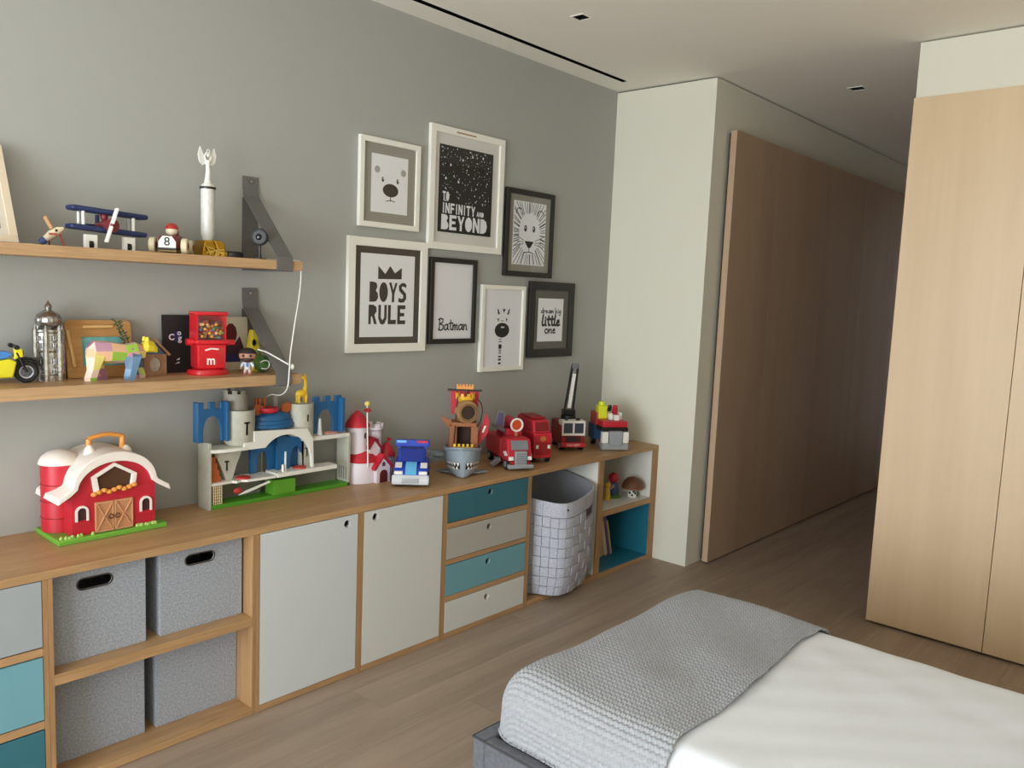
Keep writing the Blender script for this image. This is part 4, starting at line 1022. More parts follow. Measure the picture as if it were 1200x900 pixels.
part('ladder_slide', B().bar(p0+Vector((0, -.006, .02)), p0.lerp(p1, .82)+Vector((0, -.006, 0)), .010, .020, (1, 0, 0)), TWH, la)
part('bucket', B().box(p1.x-.022, p1.x+.022, p1.y-.012, p1.y+.012, p1.z-.02, p1.z+.012), mat('ladder_grey', (110, 112, 116), .5), la, .002)
part('side_locker', B().box(.0725, .0755, -.02, .11, .06, .14), RED, t)

# ---------------------------------------------------------------- brick-built truck with yellow cargo
t = thing('toy_cargo_truck', 'red and grey toy truck with yellow cargo beside the white wall', 'toy truck', (-.318, -.290, H), -.62)
BG = mat('block_grey', (150, 154, 158), .5)
for x in (-.066, .066):
    for y in (-.085, .09): wheel(t, x, y, .030, .024, BG)
part('bumper', B().box(-.085, .085, -.15, -.10, .004, .045), BG, t, .003)
part('grille', B().prism([(-.04, .03), (.04, .03), (.044, .12), (-.044, .12)], -.158, -.12), BG, t, .004)
for x in (-.066, .066): part('headlight_block', B().box(x-.019, x+.019, -.150, -.11, .046, .115), TWH, t, .003)
part('hood', B().box(-.085, .085, -.13, .0, .115, .140), BLACK, t, .003)
part('cab_top', B().box(-.08, .08, -.128, .02, .1405, .178), RED, t, .005)
part('cargo_bed', B().box(-.085, .085, .02, .14, .04, .135), mat('block_blue', (44, 88, 130), .5), t, .003)
part('side_block', B().box(-.088, -.060, -.02, .10, .1355, .215), mat('block_rust', (170, 70, 56), .5), t, .003)
part('yellow_cargo', B().box(-.078, -.022, -.03, .03, .1785, .262).cyl((-.05, .0, .262), (-.05, .0, .285), .022, .02, 14), mat('neon_yellow', (222, 226, 40), .45), t, .004)
part('white_block', B().box(-.020, .0, -.075, -.03, .1785, .22).box(.004, .036, -.10, -.06, .1785, .212).box(.045, .062, -.07, -.03, .1785, .222), TWH, t, .003)
part('red_cannon', B().cyl((.028, -.02, .19), (.022, -.05, .262), .02, .016, 14).box(.01, .045, -.03, .01, .1785, .205), RED, t)
part('cannon_muzzle', B().cyl((-.01, -.03, .235), (-.012, -.05, .262), .014, .012, 12), BLACK, t)
# ================================================================ ON THE UPPER SHELF
NAVY = mat('navy_paint', (38, 50, 92), .5); MAR = mat('maroon_paint', (128, 44, 52), .4); CRM = mat('cream_paint', (232, 220, 188), .5); WPA = mat('white_paint', (240, 238, 234), .5)
GOLD = mat('gold_foil', (206, 160, 52), .25, .9)
t = thing('leaning_picture', 'pale wooden picture frame leaning on the upper shelf at the left edge', 'picture', (-3.735, -.185, S1))
la_ = math.atan2(.155, .33)
t.rotation_euler = (-la_, 0, 0)
fr = B().box(-.145, .145, -.008, .008, 0, .024).box(-.145, .145, -.008, .008, .336, .36).box(-.145, -.121, -.008, .008, .024, .336).box(.121, .145, -.008, .008, .024, .336)
part('frame', fr, mat('birch_frame', (224, 208, 184), .6), t, .001)
pr = part('print', B().box(-.121, .121, -.003, .004, .024, .336), mat('cream_print', (216, 206, 192), .8), t)
part('print_mark', B().box(.05, .10, -.0036, -.0031, .05, .075), mat('print_grey_green', (120, 126, 124), .8), pr)
t = thing('toy_monoplane', 'tiny wooden toy plane with cream body and blue nose beside the biplane', 'toy plane', (-3.465, -.145, S1), -.35)
t.rotation_euler = (0, 0, -.35)
part('fuselage', B().tube([(-.034, -.004, .020), (-.01, 0, .040), (.012, .002, .056), (.026, .004, .064)], [.010, .015, .013, .005], 12), CRM, t)
part('nose', B().tube([(-.046, -.006, .010), (-.036, -.005, .017), (-.030, -.004, .022)], [.010, .0125, .0125], 12), mat('toy_nose_blue', (70, 92, 150), .5), t)
part('wing', B().bar((-.012, .05, .044), (-.004, -.052, .040), .024, .006), mat('toy_wing_red', (160, 62, 46), .5), t)
part('propeller', B().bar((-.030, .02, .100), (-.010, .004, .060), .006, .012), mat('wood_blade', (208, 160, 116), .6), t)
part('landing_leg', B().cyl((.012, 0, .048), (.028, -.012, .0), .003, .003, 6).cyl((-.02, .015, .03), (-.018, .024, .0), .003, .003, 6), mat('toy_wing_red', (160, 62, 46), .5), t)
part('window', B().ell((.004, -.012, .054), .0045, 8, 6), BLACK, t)

t = thing('toy_biplane', 'wooden toy biplane with navy wings and white propeller on the upper shelf', 'toy plane', (-3.297, -.150, S1), .06)
for z in (.068, .132):
    w_ = part('wing', B().box(-.135, .135, -.03, .03, z-.009, z+.009), NAVY, t, .008, 3); w_.rotation_euler = (0, .045, 0)
for x in (-.088, .088):
    for y in (-.018, .018): part('strut', B().cyl((x, y, .072-x*.045), (x, y, .126-x*.045), .0055), WPA, t)
part('fuselage', B().cyl((0, -.045, .085), (0, .075, .085), .025, .012, 16), MAR, t)
part('pilot', B().ell((-.008, .0, .116), (.013, .014, .017), 12, 8), MAR, t)
part('propeller', B().bar((-.026, -.052, .024), (.014, -.052, .146), .008, .020, (0, 1, 0)), WPA, t, .002)
part('propeller_hub', B().ell((-.005, -.056, .085), .008, 10, 8), MAR, t)
for x in (-.068, .066):
    o = part('wheel_block', B().prism([(x-.020, .0), (x-.020, .048), (x+.020, .048), (x+.020, .0), (x+.008, .0), (x+.008, .026), (x-.008, .026), (x-.008, .0)], -.035, -.015), WPA, t, .001)
    part('wheel', B().cyl((x-.007, -.025, .013), (x+.007, -.025, .013), .013, .013, 14), TIRE, t)
part('tail', B().box(-.04, .04, .062, .08, .085, .09).box(-.003, .003, .06, .082, .09, .125), NAVY, t)

t = thing('toy_race_car', 'maroon wooden toy race car with number 8 and cream wheels', 'toy car', (-3.062, -.155, S1), -.62)
part('body', B().prism([(-.085, .018), (-.088, .044), (-.06, .066), (.03, .070), (.085, .05), (.085, .016)], -.036, .036, 'yz'), MAR, t, .010, 3)
part('number_plate', B().prism([(-.030, .020), (.030, .020), (.030, .042), (.016, .062), (-.016, .062), (-.030, .042)], -.0915, -.084), WPA, t)
text('8', .044, BLACK, 'number', t, (0, -.0922, .041), bold=.0006)
part('bumper', B().box(-.034, .034, -.094, -.07, .012, .0195), BLACK, t, .002)
part('floor_pan', B().box(-.03, .03, -.08, .08, .006, .012), mat('car_gold', (170, 138, 50), .4), t)
part('driver', B().ell((0, .0, .088), (.022, .022, .022), 16, 10), CRM, t)
part('helmet', B().ell((0, .002, .094), (.0245, .0245, .022), 16, 8, -.05, PI/2), mat('helmet_red', (176, 48, 44), .35), t)
part('seat', B().box(-.02, .02, .016, .04, .06, .092), MAR, t, .005)
for x in (-.056, .056):
    for y in (-.055, .060):
        o = part('wheel', B().cyl((x-.011, y, .029), (x+.011, y, .029), .029, .029, 22), mat('cream_tyre', (214, 204, 172), .6), t, .003, 1)
        part('hub', B().cyl((x-.0125, y, .029), (x+.0125, y, .029), .012, .012, 14), MAR, o)

t = thing('trophy', 'tall white and silver column trophy with winged figure and gold base', 'trophy', (-2.905, -.130, S1))
part('base', B().prism([(-.044, .0), (-.038, .035), (-.032, .062), (.038, .064), (.052, .05), (.062, .0)], -.04, .04), GOLD, t, .004)
rb_ = B(); rs = random.Random(9)
for k in range(16):
    x, z = rs.uniform(-.024, .045), rs.uniform(.008, .052); a = rs.uniform(0, PI)
    rb_.bar((x-.018*math.cos(a), -.044, z-.012*math.sin(a)), (x+.018*math.cos(a), -.046, z+.012*math.sin(a)), .003, .006)
part('base_relief', rb_, mat('bright_gold', (240, 206, 110), .2, .9), t)['kind'] = 'stuff'
part('wreath_end', B().ell((.058, -.03, .012), (.012, .01, .012), 10, 8), mat('bright_gold', (240, 206, 110), .2, .9), t)
part('column', B().lathe([(.018, .062), (.022, .07), (.022, .078), (.026, .084), (.0265, .262)], (.0, 0, 0), 20), mat('pearl_column', (222, 222, 216), .3, .1, var=.08, vscale=60), t)
part('collar', B().cyl((0, 0, .262), (0, 0, .270), .031, .031, 20), BLACK, t)
SLV = mat('trophy_silver', (236, 236, 230), .3, .1)
part('figure_base', B().lathe([(.028, .270), (.024, .276), (.014, .286), (.012, .30)], (0, 0, 0), 16), SLV, t)
part('figure', B().tube([(0, 0, .295), (.002, 0, .325), (.001, 0, .350), (.001, 0, .372)], [.011, .010, .008, .011], 10).ell((.002, 0, .392), (.007, .007, .0085), 10, 8).tube([(-.009, 0, .372), (-.013, 0, .388), (-.004, 0, .403)], .003, 6).tube([(.011, 0, .372), (.015, 0, .388), (.006, 0, .403)], .003, 6).torus((.002, 0, .408), .006, .0018, 'y', 14, 6), SLV, t)
for s in (-1, 1):
    part('wing', B().prism([(s*.004, .360), (s*.018, .352), (s*.032, .366), (s*.037, .392), (s*.029, .422), (s*.020, .402), (s*.010, .382)], .002, .010), SLV, t)
t = thing('black_puck', 'flat round black disc lying behind the trophy on the upper shelf', 'disc', (-2.800, -.135, S1))
part('body', B().lathe([(.040, 0), (.045, .004), (.045, .020), (.040, .026), (.01, .027)], (0, 0, 0), 28), BLACK, t)
part('ring', B().torus((0, 0, .024), .036, .002, 'z', 28, 6), mat('dark_grey_plastic', (60, 60, 62), .4), t)
t = thing('security_camera', 'small round black camera on a stand at the end of the upper shelf', 'camera', (-2.716, -.195, S1), -.75); t.scale = (1.1, 1.1, 1.1)
part('stand', B().lathe([(.026, 0), (.026, .004), (.008, .006), (.0055, .03), (.007, .055)], (0, 0, 0), 20), mat('camera_grey', (52, 52, 54), .35), t)
hd = part('head', B().cyl((0, -.014, .082), (0, .016, .082), .032, .030, 28), BLACK, t, .004)
part('lens_ring', B().torus((0, -.0145, .082), .026, .0025, 'y', 28, 8), mat('dark_grey_plastic', (60, 60, 62), .4), hd)
part('lens', B().ell((0, -.013, .082), (.012, .005, .012), 16, 8), mat('lens_glass', (10, 10, 14), .05), hd)
WCB = mat('white_cable', (236, 234, 228), .5)
def smooth(pts, k=6):
    P_ = [Vector(p) for p in pts]; o = []
    for i in range(len(P_)-1):
        p = [P_[max(i-1, 0)], P_[i], P_[i+1], P_[min(i+2, len(P_)-1)]]
        for j in range(k):
            q = j/k; o.append(.5*((2*p[1])+(-p[0]+p[2])*q+(2*p[0]-5*p[1]+4*p[2]-p[3])*q*q+(-p[0]+3*p[1]-3*p[2]+p[3])*q**3))
    return o+[P_[-1]]
cb_ = B().tube(smooth([(-2.705, -.163, S1+.004), (-2.66, -.13, S1+.004), (-2.60, -.15, S1+.004), (-2.566, -.22, S1+.004), (-2.553, -.24, S1-.006), (-2.551, -.243, S1-.06), (-2.562, -.25, 1.642), (-2.607, -.287, 1.519), (-2.625, -.287, 1.40), (-2.630, -.287, 1.33), (-2.638, -.286, 1.255), (-2.615, -.20, 1.215), (-2.592, -.08, 1.20), (-2.585, -.009, 1.15), (-2.585, -.006, 1.0), (-2.585, -.006, .80)]), .0028, 6)
tag(link('camera_cable', cb_.mesh('camera_cable', WCB)), 'long thin white cable hanging from the upper shelf past the lower one', 'cable')

# ================================================================ ON THE LOWER SHELF
NEO = mat('bike_yellow', (228, 216, 38), .4); BKB = mat('bike_blue', (70, 130, 200), .4)
t = thing('toy_motorbike', 'yellow and blue toy motorbike with black wheels on the lower shelf', 'toy motorbike', (-3.640, -.118, S2), -.12)
for x in (.082, -.085):
    o = part('wheel', B().torus((x, 0, .038), .030, .0085, 'y', 28, 10), TIRE, t)
    rm = part('rim', B().torus((x, 0, .038), .021, .0028, 'y', 24, 6), mat('rim_white', (214, 216, 226), .4), o)
    sp = B()
    for k in range(5): sp.bar((x, 0, .038), (x+.021*math.cos(k*1.2566), 0, .038+.021*math.sin(k*1.2566)), .004, .004, (0, 1, 0))
    part('spoke', sp, mat('rim_grey', (120, 124, 134), .4), o)
for y in (-.013, .013): part('fork', B().cyl((.082, y, .038), (.052, y, .105), .0042, .0042, 8), BLACK, t)
part('fairing', B().prism([(-.075, .018), (.040, .020), (.052, .075), (.03, .085), (-.06, .070), (-.09, .045)], -.022, .022), NEO, t, .006, 2)
part('tank', B().prism([(-.06, .072), (.025, .086), (.045, .100), (.02, .112), (-.05, .096)], -.018, .018), BKB, t, .005, 2)
part('seat', B().prism([(-.11, .085), (-.055, .085), (-.05, .098), (-.105, .105)], -.015, .015), BLACK, t, .003)
part('headlight_shell', B().prism([(.044, .082), (.072, .09), (.070, .118), (.046, .124)], -.016, .016), NEO, t, .004, 2)
part('headlight', B().ell((.072, 0, .103), (.004, .010, .010), 12, 8), mat('lamp_amber', (150, 92, 48), .2), t)
part('handlebar', B().tube([(.046, -.048, .126), (.05, -.02, .128), (.05, .02, .128), (.046, .048, .126)], .004, 8), BLACK, t)
for y in (-.05, .05): part('grip', B().cyl((.046, y-.012, .126), (.046, y+.012, .126), .008, .008, 10), BLACK, t)
part('mudguard', B().tube([(.082+.046*math.cos(a), 0, .038+.046*math.sin(a)) for a in (2.4, 2.0, 1.6, 1.2, .8, .5)], .006, 8), BLACK, t)
t = thing('silver_tower_model', 'shiny silver ornate tower model with onion dome behind the motorbike', 'ornament', (-3.470, -.078, S2))
SVM = mat('polished_silver', (178, 176, 174), .22, .95, var=.25, vscale=90, bump=.5, bscale=90)
part('body', B().lathe([(.048, 0), (.048, .02), (.044, .024), (.043, .10), (.046, .104), (.043, .108), (.043, .168), (.048, .172), (.046, .180)], (0, 0, 0), 12), SVM, t, angle=20)
for k in range(6): part('pinnacle', B().cyl((.044*math.cos(k*PI/3), .044*math.sin(k*PI/3), .0), (.044*math.cos(k*PI/3), .044*math.sin(k*PI/3), .176), .010, .009, 8).cyl((.044*math.cos(k*PI/3), .044*math.sin(k*PI/3), .176), (.044*math.cos(k*PI/3), .044*math.sin(k*PI/3), .196), .009, .002, 8), SVM, t)
dm = B(); n = 16
for j, (r, z) in enumerate([(.026, .178), (.028, .188), (.040, .200), (.043, .215), (.036, .232), (.018, .244), (.009, .250)]):
    for k in range(n*2): dm.v.append((r*(1-.06*(k % 2))*math.cos(PI*k/n), r*(1-.06*(k % 2))*math.sin(PI*k/n), z))
for j in range(6):
    for k in range(n*2): dm.f.append((j*32+k, j*32+(k+1) % 32, j*32+32+(k+1) % 32, j*32+32+k))
dm.f += [tuple(range(31, -1, -1)), tuple(range(6*32, 7*32))]
part('onion_dome', dm, SVM, t)
part('finial', B().lathe([(.009, .250), (.013, .258), (.011, .266), (.004, .274), (.001, .282)], (0, 0, 0), 12), SVM, t)
pb = B()
for k in range(30):
    for z in (.035, .07, .125, .15): pb.cb((.0445*math.cos(k*PI/15), .0445*math.sin(k*PI/15), z), (.004, .004, .018))
o = part('relief', pb, SVM, t); o['kind'] = 'stuff'
t = thing('wooden_photo_frame', 'honey wooden photo frame with turquoise picture behind the patchwork bear', 'photo frame', (-3.288, -.062, S2))
t.rotation_euler = (-.16, 0, 0)
HON = wood('honey_wood', (206, 158, 98), (180, 130, 74), 'x', .5)
X_, Z_ = .118, .212
fo = [(-X_, 0), (X_, 0), (X_, Z_-.02)]+arc(X_-.02, Z_-.02, .02, .02, 0, PI/2, 5)[1:]+arc(-X_+.02, Z_-.02, .02, .02, PI/2, PI, 5)
b = B(); b.prism([(-X_, 0), (X_, 0), (X_, .042), (-X_, .042)], -.009, .009).prism([(-X_, .150), (X_, .150), (X_, Z_-.02)]+arc(X_-.02, Z_-.02, .02, .02, 0, PI/2, 5)[1:]+arc(-X_+.02, Z_-.02, .02, .02, PI/2, PI, 5), -.009, .009).box(-X_, -.062, -.009, .009, .042, .150).box(.085, X_, -.009, .009, .042, .150)
part('frame', b, HON, t)
ph = part('picture', B().box(-.062, .085, -.004, .004, .042, .150), mat('turquoise_picture', (118, 190, 194), .5, var=.35, vscale=22), t)
part('peg', B().bar((-.058, -.014, .186), (.05, -.014, .188), .012, .012), mat('pale_peg', (228, 184, 122), .5), t, .004)
part('side_stick', B().bar((-.095, -.014, .04), (-.112, -.014, .175), .012, .012), mat('pale_peg', (228, 184, 122), .5), t, .003)

# low-poly patchwork bear, walking to the right
t = thing('patchwork_bear', 'faceted bear figurine painted in pastel patches with yellow head', 'figurine', (-3.262, -.150, S2), -.10)
PC = [(236, 190, 150), (150, 190, 70), (214, 160, 150), (240, 226, 130), (120, 156, 196), (170, 120, 150), (232, 206, 190), (92, 120, 150), (196, 150, 170), (200, 216, 120)]
PM = [mat('patch_%d' % i, c, .5) for i, c in enumerate(PC)]
def faceted(name, secs, mats, n=7, seed=0):
    """loft of (centre, ry, rz) rings, every facet its own paint"""
    r_ = random.Random(seed); me = bpy.data.meshes.new(name); vs, fs = [], []
    for c, ra, rb2, ax in secs:
        for k in range(n):
            q = 2*PI*k/n+.3; u_, v_ = ra*math.cos(q), rb2*math.sin(q)
            vs.append((c[0], c[1]+u_, c[2]+v_) if ax == 'x' else (c[0]+u_, c[1]+v_, c[2]))
    m_ = len(secs)
    for j in range(m_-1):
        for k in range(n): fs.append((j*n+k, j*n+(k+1) % n, (j+1)*n+(k+1) % n, (j+1)*n+k))
    fs += [tuple(range(n-1, -1, -1)), tuple(range((m_-1)*n, m_*n))]
    me.from_pydata(vs, [], fs)
    for m in mats: me.materials.append(m)
    bm = bmesh.new(); bm.from_mesh(me); bmesh.ops.recalc_face_normals(bm, faces=bm.faces); bm.to_mesh(me); bm.free()
    for i, p in enumerate(me.polygons): p.material_index = (i*3+r_.randrange(3)) % len(mats)
    return link(name, me, t)
faceted('body', [((-.105, 0, .095), .020, .025, 'x'), ((-.085, 0, .100), .042, .046, 'x'), ((-.03, 0, .100), .044, .042, 'x'), ((.02, 0, .095), .040, .036, 'x'), ((.06, 0, .100), .042, .038, 'x'), ((.090, 0, .098), .026, .026, 'x')], PM, 7, 1)
for i, (x, y, dx) in enumerate(((-.082, -.024, -.018), (-.072, .024, .02), (.045, -.024, -.012), (.064, .024, .018))):
    faceted('leg', [((x+dx, y, 0), .023, .016, 'z'), ((x+dx, y, .012), .024, .017, 'z'), ((x+dx*.5, y, .04), .024, .018, 'z'), ((x, y, .085), .036, .020, 'z'), ((x, y*.8, .115), .026, .015, 'z')], [PM[(i*2+k) % 10] for k in (0, 1, 3, 6)], 6, i+4)
YB2 = [mat('bear_yellow', (236, 222, 70), .5), mat('bear_yellow_deep', (222, 200, 52), .5)]
faceted('head', [((.082, -.004, .112), .022, .022, 'x'), ((.098, -.006, .122), .028, .026, 'x'), ((.120, -.008, .118), .022, .021, 'x'), ((.134, -.008, .108), .013, .012, 'x')], YB2, 7, 9)
for y in (-.022, .014): part('ear', B().cyl((.095, y-.002, .140), (.095, y-.002, .156), .008, .005, 6), YB2[0], t)
t = thing('pine_sprig', 'small dark green leafy sprig sticking up behind the patchwork bear', 'plant sprig', (-3.205, -.100, S2))
part('stem', B().tube([(.012, 0, 0), (.010, .0, .09), (-.005, .0, .155), (-.035, .004, .21)], .002, 6), mat('stem_green', (72, 84, 48), .7), t)
LFM = mat('needle_green', (62, 92, 60), .7); rs = random.Random(12)
for k in range(22):
    f = k/21; p = Vector((-.002-.04*f, .001, .12+.09*f)); a = rs.uniform(-.9, .9)+(PI if k % 2 else 0)
    d_ = Vector((math.cos(a)*.020, rs.uniform(-.008, .008), .012+.012*math.sin(a)))
    part('leaf', B().tube([p, p+d_*.5, p+d_], [.0015, .0035, .0005], 5), LFM, t)
t = thing('birdhouse_frame', 'tiny wooden birdhouse photo frame with oval opening and blue gable', 'photo frame', (-3.088, -.055, S2))
WDS = wood('grey_brown_wood', (186, 150, 120), (132, 96, 74), 'z', .6, 4)
b = B(); holed(b, -.044, .044, 0, .080, -.014, .0, oval(0, .040, .022, .028, 20)); part('front', b, WDS, t)
part('back_panel', B().box(-.044, .044, .0, .02, 0, .080), WDS, t)
part('oval_picture', B().prism(oval(0, .040, .022, .028, 20), -.008, -.001), mat('faded_photo', (196, 190, 180), .7, var=.15, vscale=60), t)
part('gable', B().prism([(-.036, .0805), (.036, .0805), (0, .128)], -.012, .018), mat('gable_blue', (84, 104, 140), .6), t)
part('roof', B().prism([(-.054, .078), (0, .142), (.060, .078), (.052, .073), (0, .129), (-.046, .073)], -.018, .020), WDS, t)
# boards at the back
t = thing('black_board', 'black card print leaning on the grey wall behind the candy dispenser', 'card print', (-2.940, -.022, S2)); t.rotation_euler = (-.055, 0, 0)
part('board', B().box(-.095, .095, -.004, .004, 0, .232), mat('black_card', (34, 32, 34), .6), t)
pr = t
text('C', .034, WPA, 'lettering', t, (-.060, -.0046, .142), bold=.001); text('o', .03, WPA, 'lettering', t, (-.028, -.0046, .160), bold=.001); text('g', .034, WPA, 'lettering', t, (-.026, -.0046, .138), bold=.001)
part('print_patch', B().flat(oval(-.035, .145, .020, .022), -.0043), mat('print_indigo', (44, 44, 108), .6), t)
part('print_patch', B().flat([(-.044, .05), (-.03, .06), (-.028, .052)], -.0044).flat([(-.05, .035), (-.032, .044), (-.03, .038)], -.0044), WPA, t)
t = thing('cream_board', 'cream card print with dark blotches behind the small figurine', 'card print', (-2.745, -.028, S2)); t.rotation_euler = (-.06, 0, 0)
part('board', B().box(-.078, .078, -.004, .004, 0, .226), mat('cream_card', (214, 208, 188), .7), t)
part('print_patch', B().flat(oval(.0, .155, .028, .045, 10), -.0044), mat('print_maroon', (96, 26, 34), .7), t)
part('print_patch', B().flat([(-.055, .06), (.062, .05), (.055, .10), (.04, .145), (.02, .12), (-.03, .125), (-.055, .11)], -.0046), mat('print_plum', (70, 36, 62), .7), t)
part('print_patch', B().flat([(-.06, .035), (.04, .035), (.045, .065), (-.06, .07)], -.0048), mat('print_indigo', (44, 44, 108), .6), t)

# candy dispenser
t = thing('candy_dispenser', 'red plastic candy dispenser filled with coloured sweets on the lower shelf', 'candy dispenser', (-2.903, -.125, S2), -.12); t.scale = (.92, .92, 1)
CR = mat('dispenser_red', (214, 34, 44), .25, coat=.3)
def clear_red():
    m = bpy.data.materials.new('clear_red_plastic'); m.use_nodes = True; N = m.node_tree.nodes; L2 = m.node_tree.links.new
    N.remove(N['Principled BSDF']); a, g, mx = N.new('ShaderNodeBsdfTransparent'), N.new('ShaderNodeBsdfGlossy'), N.new('ShaderNodeMixShader')
    a.inputs[0].default_value = (1, .93, .92, 1); g.inputs[1].default_value = .1; mx.inputs[0].default_value = .06
    L2(a.outputs[0], mx.inputs[1]); L2(g.outputs[0], mx.inputs[2]); L2(mx.outputs[0], N['Material Output'].inputs[0]); return m
CLR = clear_red()
part('foot', B().lathe([(.088, 0), (.090, .008), (.084, .020), (.06, .024)], (0, 0, 0), 28, 1, .8), CR, t)
part('lower_case', B().prism([(-.058, .0245), (.064, .0245), (.066, .122), (-.060, .122)], -.045, .045), CR, t, .006)
part('middle_ring', B().box(-.066, .072, -.052, .052, .1225, .140), CR, t, .005)
part('side_knob', B().cyl((-.066, 0, .13), (-.092, 0, .13), .016, .013, 14), CR, t); part('side_spout', B().box(.0725, .118, -.02, .02, .116, .140), CR, t, .006)
part('rear_wall', B().box(-.062, .066, .038, .044, .1405, .236), CR, t); part('top_cap', B().box(-.068, .073, -.048, .048, .2365, .252), CR, t, .006)
for x in (-.062, .060): part('side_wall', B().box(x, x+.006, -.042, .038, .1405, .236), CR, t)
part('front_window', B().box(-.056, .060, -.045, -.042, .1405, .236), CLR, t)
cols = [(236, 196, 60), (196, 60, 50), (80, 150, 80), (226, 130, 60), (110, 70, 50), (90, 120, 190), (238, 214, 150)]
rs = random.Random(21); byc = {}
for k in range(110):
    x, y, z = rs.uniform(-.048, .052), rs.uniform(-.036, .03), .1475+.066*rs.random()
    byc.setdefault(rs.randrange(7), B()).ell((x, y, z), (.0075, .0075, .0065), 8, 6)
for i, bb2 in sorted(byc.items()):
    o = part('candy', bb2, mat('candy_%d' % i, cols[i], .3), t); o['kind'] = 'stuff'
text('m', .050, WPA, 'lettering', t, (-.002, -.0457, .058), bold=.0012)
part('lettering', B().stroke([(-.025, .100), (.0, .106), (.03, .103)], .006, -.0455), WPA, t)
part('label_window', B().box(.030, .060, -.0475, -.0452, .045, .11), CLR, t)

# little big-headed figurine
t = thing('bobblehead_figurine', 'small big-headed figurine with dark hair in white and blue clothes', 'figurine', (-2.770, -.200, S2), -.62)
SKN = mat('figure_skin', (178, 130, 104), .5)
part('head', B().ell((0, 0, .078), (.034, .027, .027), 18, 12), SKN, t)
part('hair', B().ell((0, .003, .083), (.0365, .0295, .0265), 18, 8, .12, PI/2).ell((0, .008, .08), (.036, .025, .022), 16, 8), mat('figure_hair', (38, 26, 22), .7), t)
part('beard', B().ell((0, -.008, .063), (.026, .020, .014), 14, 8), mat('figure_beard', (62, 40, 32), .7), t)
for x in (-.014, .014): part('eye', B().ell((x, -.0258, .078), (.0055, .003, .0058), 10, 8), BLACK, t)
part('torso', B().tube([(0, 0, .022), (0, 0, .036), (0, 0, .054)], [.011, .013, .012], 10), mat('figure_shirt', (206, 212, 224), .6), t)
part('shirt_panel', B().ell((0, -.011, .040), (.006, .004, .010), 8, 6), mat('shirt_blue', (92, 122, 170), .6), t)
for s in (-1, 1):
    part('arm', B().tube([(s*.011, 0, .050), (s*.021, -.003, .040), (s*.023, -.010, .030)], [.006, .0055, .005], 8), MATS['figure_shirt'], t)
    part('hand', B().ell((s*.023, -.012, .027), .0058, 8, 6), SKN, t)
    part('leg', B().tube([(s*.006, 0, .026), (s*.009, -.002, .012), (s*.010, -.003, .006)], [.0065, .006, .006], 8), mat('figure_sock', (214, 196, 200), .6), t)
    part('shoe', B().ell((s*.010, -.007, .005), (.007, .012, .005), 10, 6), mat('figure_shoe', (220, 150, 150), .5), t)
t = thing('green_ball_toy', 'green round toy with white swirl behind the shelf strap', 'toy ball', (-2.672, -.150, S2))
part('ball', B().ell((0, 0, .036), .036, 20, 14), mat('ball_green', (74, 116, 52), .5, var=.2, vscale=30), t)
part('swirl', B().tube(smooth([(-.024, -.030, .020), (-.006, -.038, .018), (.010, -.036, .028), (.008, -.033, .048), (-.012, -.032, .052), (-.026, -.026, .044)]), .0028, 6), WPA, t)
t = thing('yellow_party_cone', 'yellow pointed paper cone standing against the wall beside the cream card', 'paper cone', (-2.668, -.066, S2)); t.scale = (1.2, 1.2, 1.05)
part('cone', B().lathe([(.040, 0), (.030, .07), (.020, .13), (.014, .165)], (0, 0, 0), 6), mat('cone_yellow', (226, 206, 60), .6), t, angle=20)
part('leaf_band', B().ell((-.004, -.036, .06), (.016, .006, .03), 10, 6), mat('ball_green_light', (120, 150, 62), .6), t)
part('print_mark', B().ell((-.008, -.022, .115), (.008, .005, .014), 8, 6), BLACK, t)
cb_ = B().tube(smooth([(-2.735, -.215, 1.412), (-2.70, -.224, 1.402), (-2.652, -.248, 1.372), (-2.625, -.272, 1.352)]), .0032, 6).ell((-2.613, -.284, 1.343), (.009, .006, .012), 10, 8)
tag(link('white_cord_end', cb_.mesh('white_cord_end', WCB)), 'short white cord with plug across the lower shelf strap', 'cord')

# ================================================================ IN THE END CUBBY
t = thing('peg_figure', 'small red-headed blue peg doll on green base in the white cubby', 'figurine', (-.243, -.303, .4127), -.7)
part('base', B().lathe([(.052, 0), (.052, .010), (.04, .02)], (0, 0, 0), 18), mat('ball_green', (74, 116, 52), .5), t)
part('body', B().lathe([(.03, .02), (.036, .05), (.030, .085), (.016, .1)], (0, 0, 0), 18), mat('peg_blue', (58, 84, 130), .5), t)
part('head', B().ell((0, 0, .124), .034, 16, 10), RED, t)
t = thing('yellow_peg_figure', 'small yellow toy figure at the left of the white cubby', 'figurine', (-.345, -.330, .4127), -.6)
part('body', B().lathe([(.020, 0), (.022, .01), (.016, .07), (.012, .08)], (0, 0, 0), 14), mat('peg_yellow', (214, 176, 60), .5), t)
part('head', B().ell((0, 0, .098), .022, 14, 10), mat('peg_yellow', (214, 176, 60), .5), t)
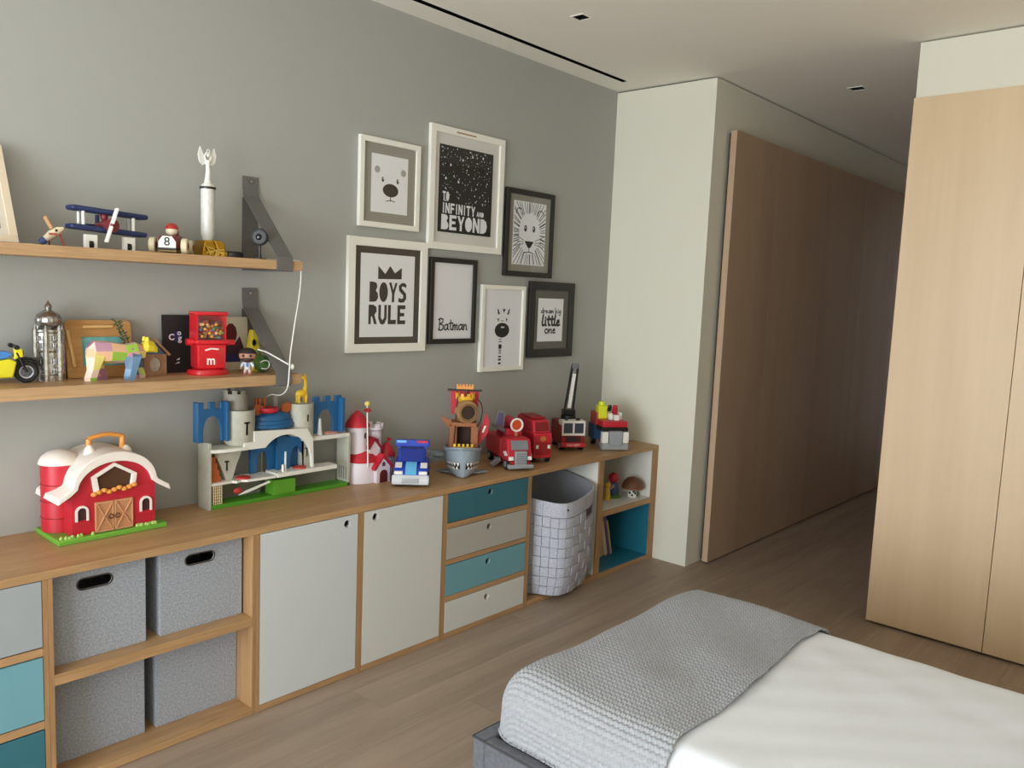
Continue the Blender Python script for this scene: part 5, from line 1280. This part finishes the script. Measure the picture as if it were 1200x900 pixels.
part('arm', B().tube([(.014, 0, .07), (.03, -.01, .085), (.034, -.014, .10)], .006, 8), mat('peg_skin', (206, 150, 120), .5), t)
t = thing('toy_mushroom', 'brown dome-capped toy mushroom with spotted foot in the white cubby', 'toy mushroom', (-.142, -.385, .4127), -.7); t.scale = (.93, .93, 1)
part('foot', B().lathe([(.03, 0), (.034, .012), (.026, .045), (.02, .055)], (0, 0, 0), 18), WPA, t)
for a, z in ((-1.9, .016), (-1.2, .028), (-2.5, .03), (-1.6, .04), (-.7, .014)): part('spot', B().ell((.029*math.cos(a), .029*math.sin(a), z), .008, 8, 6), BLACK, t)
part('cap', B().lathe([(.02, .050), (.070, .055), (.078, .066), (.066, .098), (.04, .122), (.012, .131), (.001, .132)], (0, 0, 0), 24), mat('mushroom_brown', (104, 66, 44), .5), t)
part('cap_rim', B().torus((0, 0, .060), .073, .005, 'z', 28, 8), mat('mushroom_tan', (150, 110, 84), .6), t)
lean = math.radians(-15.5); xx = -.455
for i, (th_, hh, col, lb) in enumerate(((.050, .27, (120, 60, 50), 'thick brown book leaning at the far left of the teal cubby'), (.050, .28, (60, 70, 96), 'thick navy book leaning in the teal cubby'), (.050, .26, (186, 160, 110), 'thick tan book leaning in the teal cubby'),
        (.030, .29, (208, 196, 176), 'cream book leaning in the teal cubby between tan and red'), (.016, .28, (150, 58, 48), 'thin red book leaning in the teal cubby'), (.016, .285, (70, 104, 160), 'thin blue book leaning in the teal cubby'), (.014, .24, (214, 180, 88), 'thin yellow book, rightmost in the teal cubby'))):
    w2 = th_/math.cos(lean)
    t = thing('book', lb, 'book', (xx, -.20, .031), group='books leaning in the teal cubby'); t.rotation_euler = (0, lean, 0)
    part('cover', B().box(0, .003, -.105, .105, 0, hh).box(th_-.0035, th_-.0005, -.105, .105, 0, hh).box(.003, th_-.0035, -.105, -.102, 0, hh), mat('book_cover_%d' % i, col, .6), t)
    part('pages', B().box(.003, th_-.0035, -.102, .10, .003, hh-.003), mat('book_pages', (226, 218, 200), .8), t)
    xx += w2+.0005
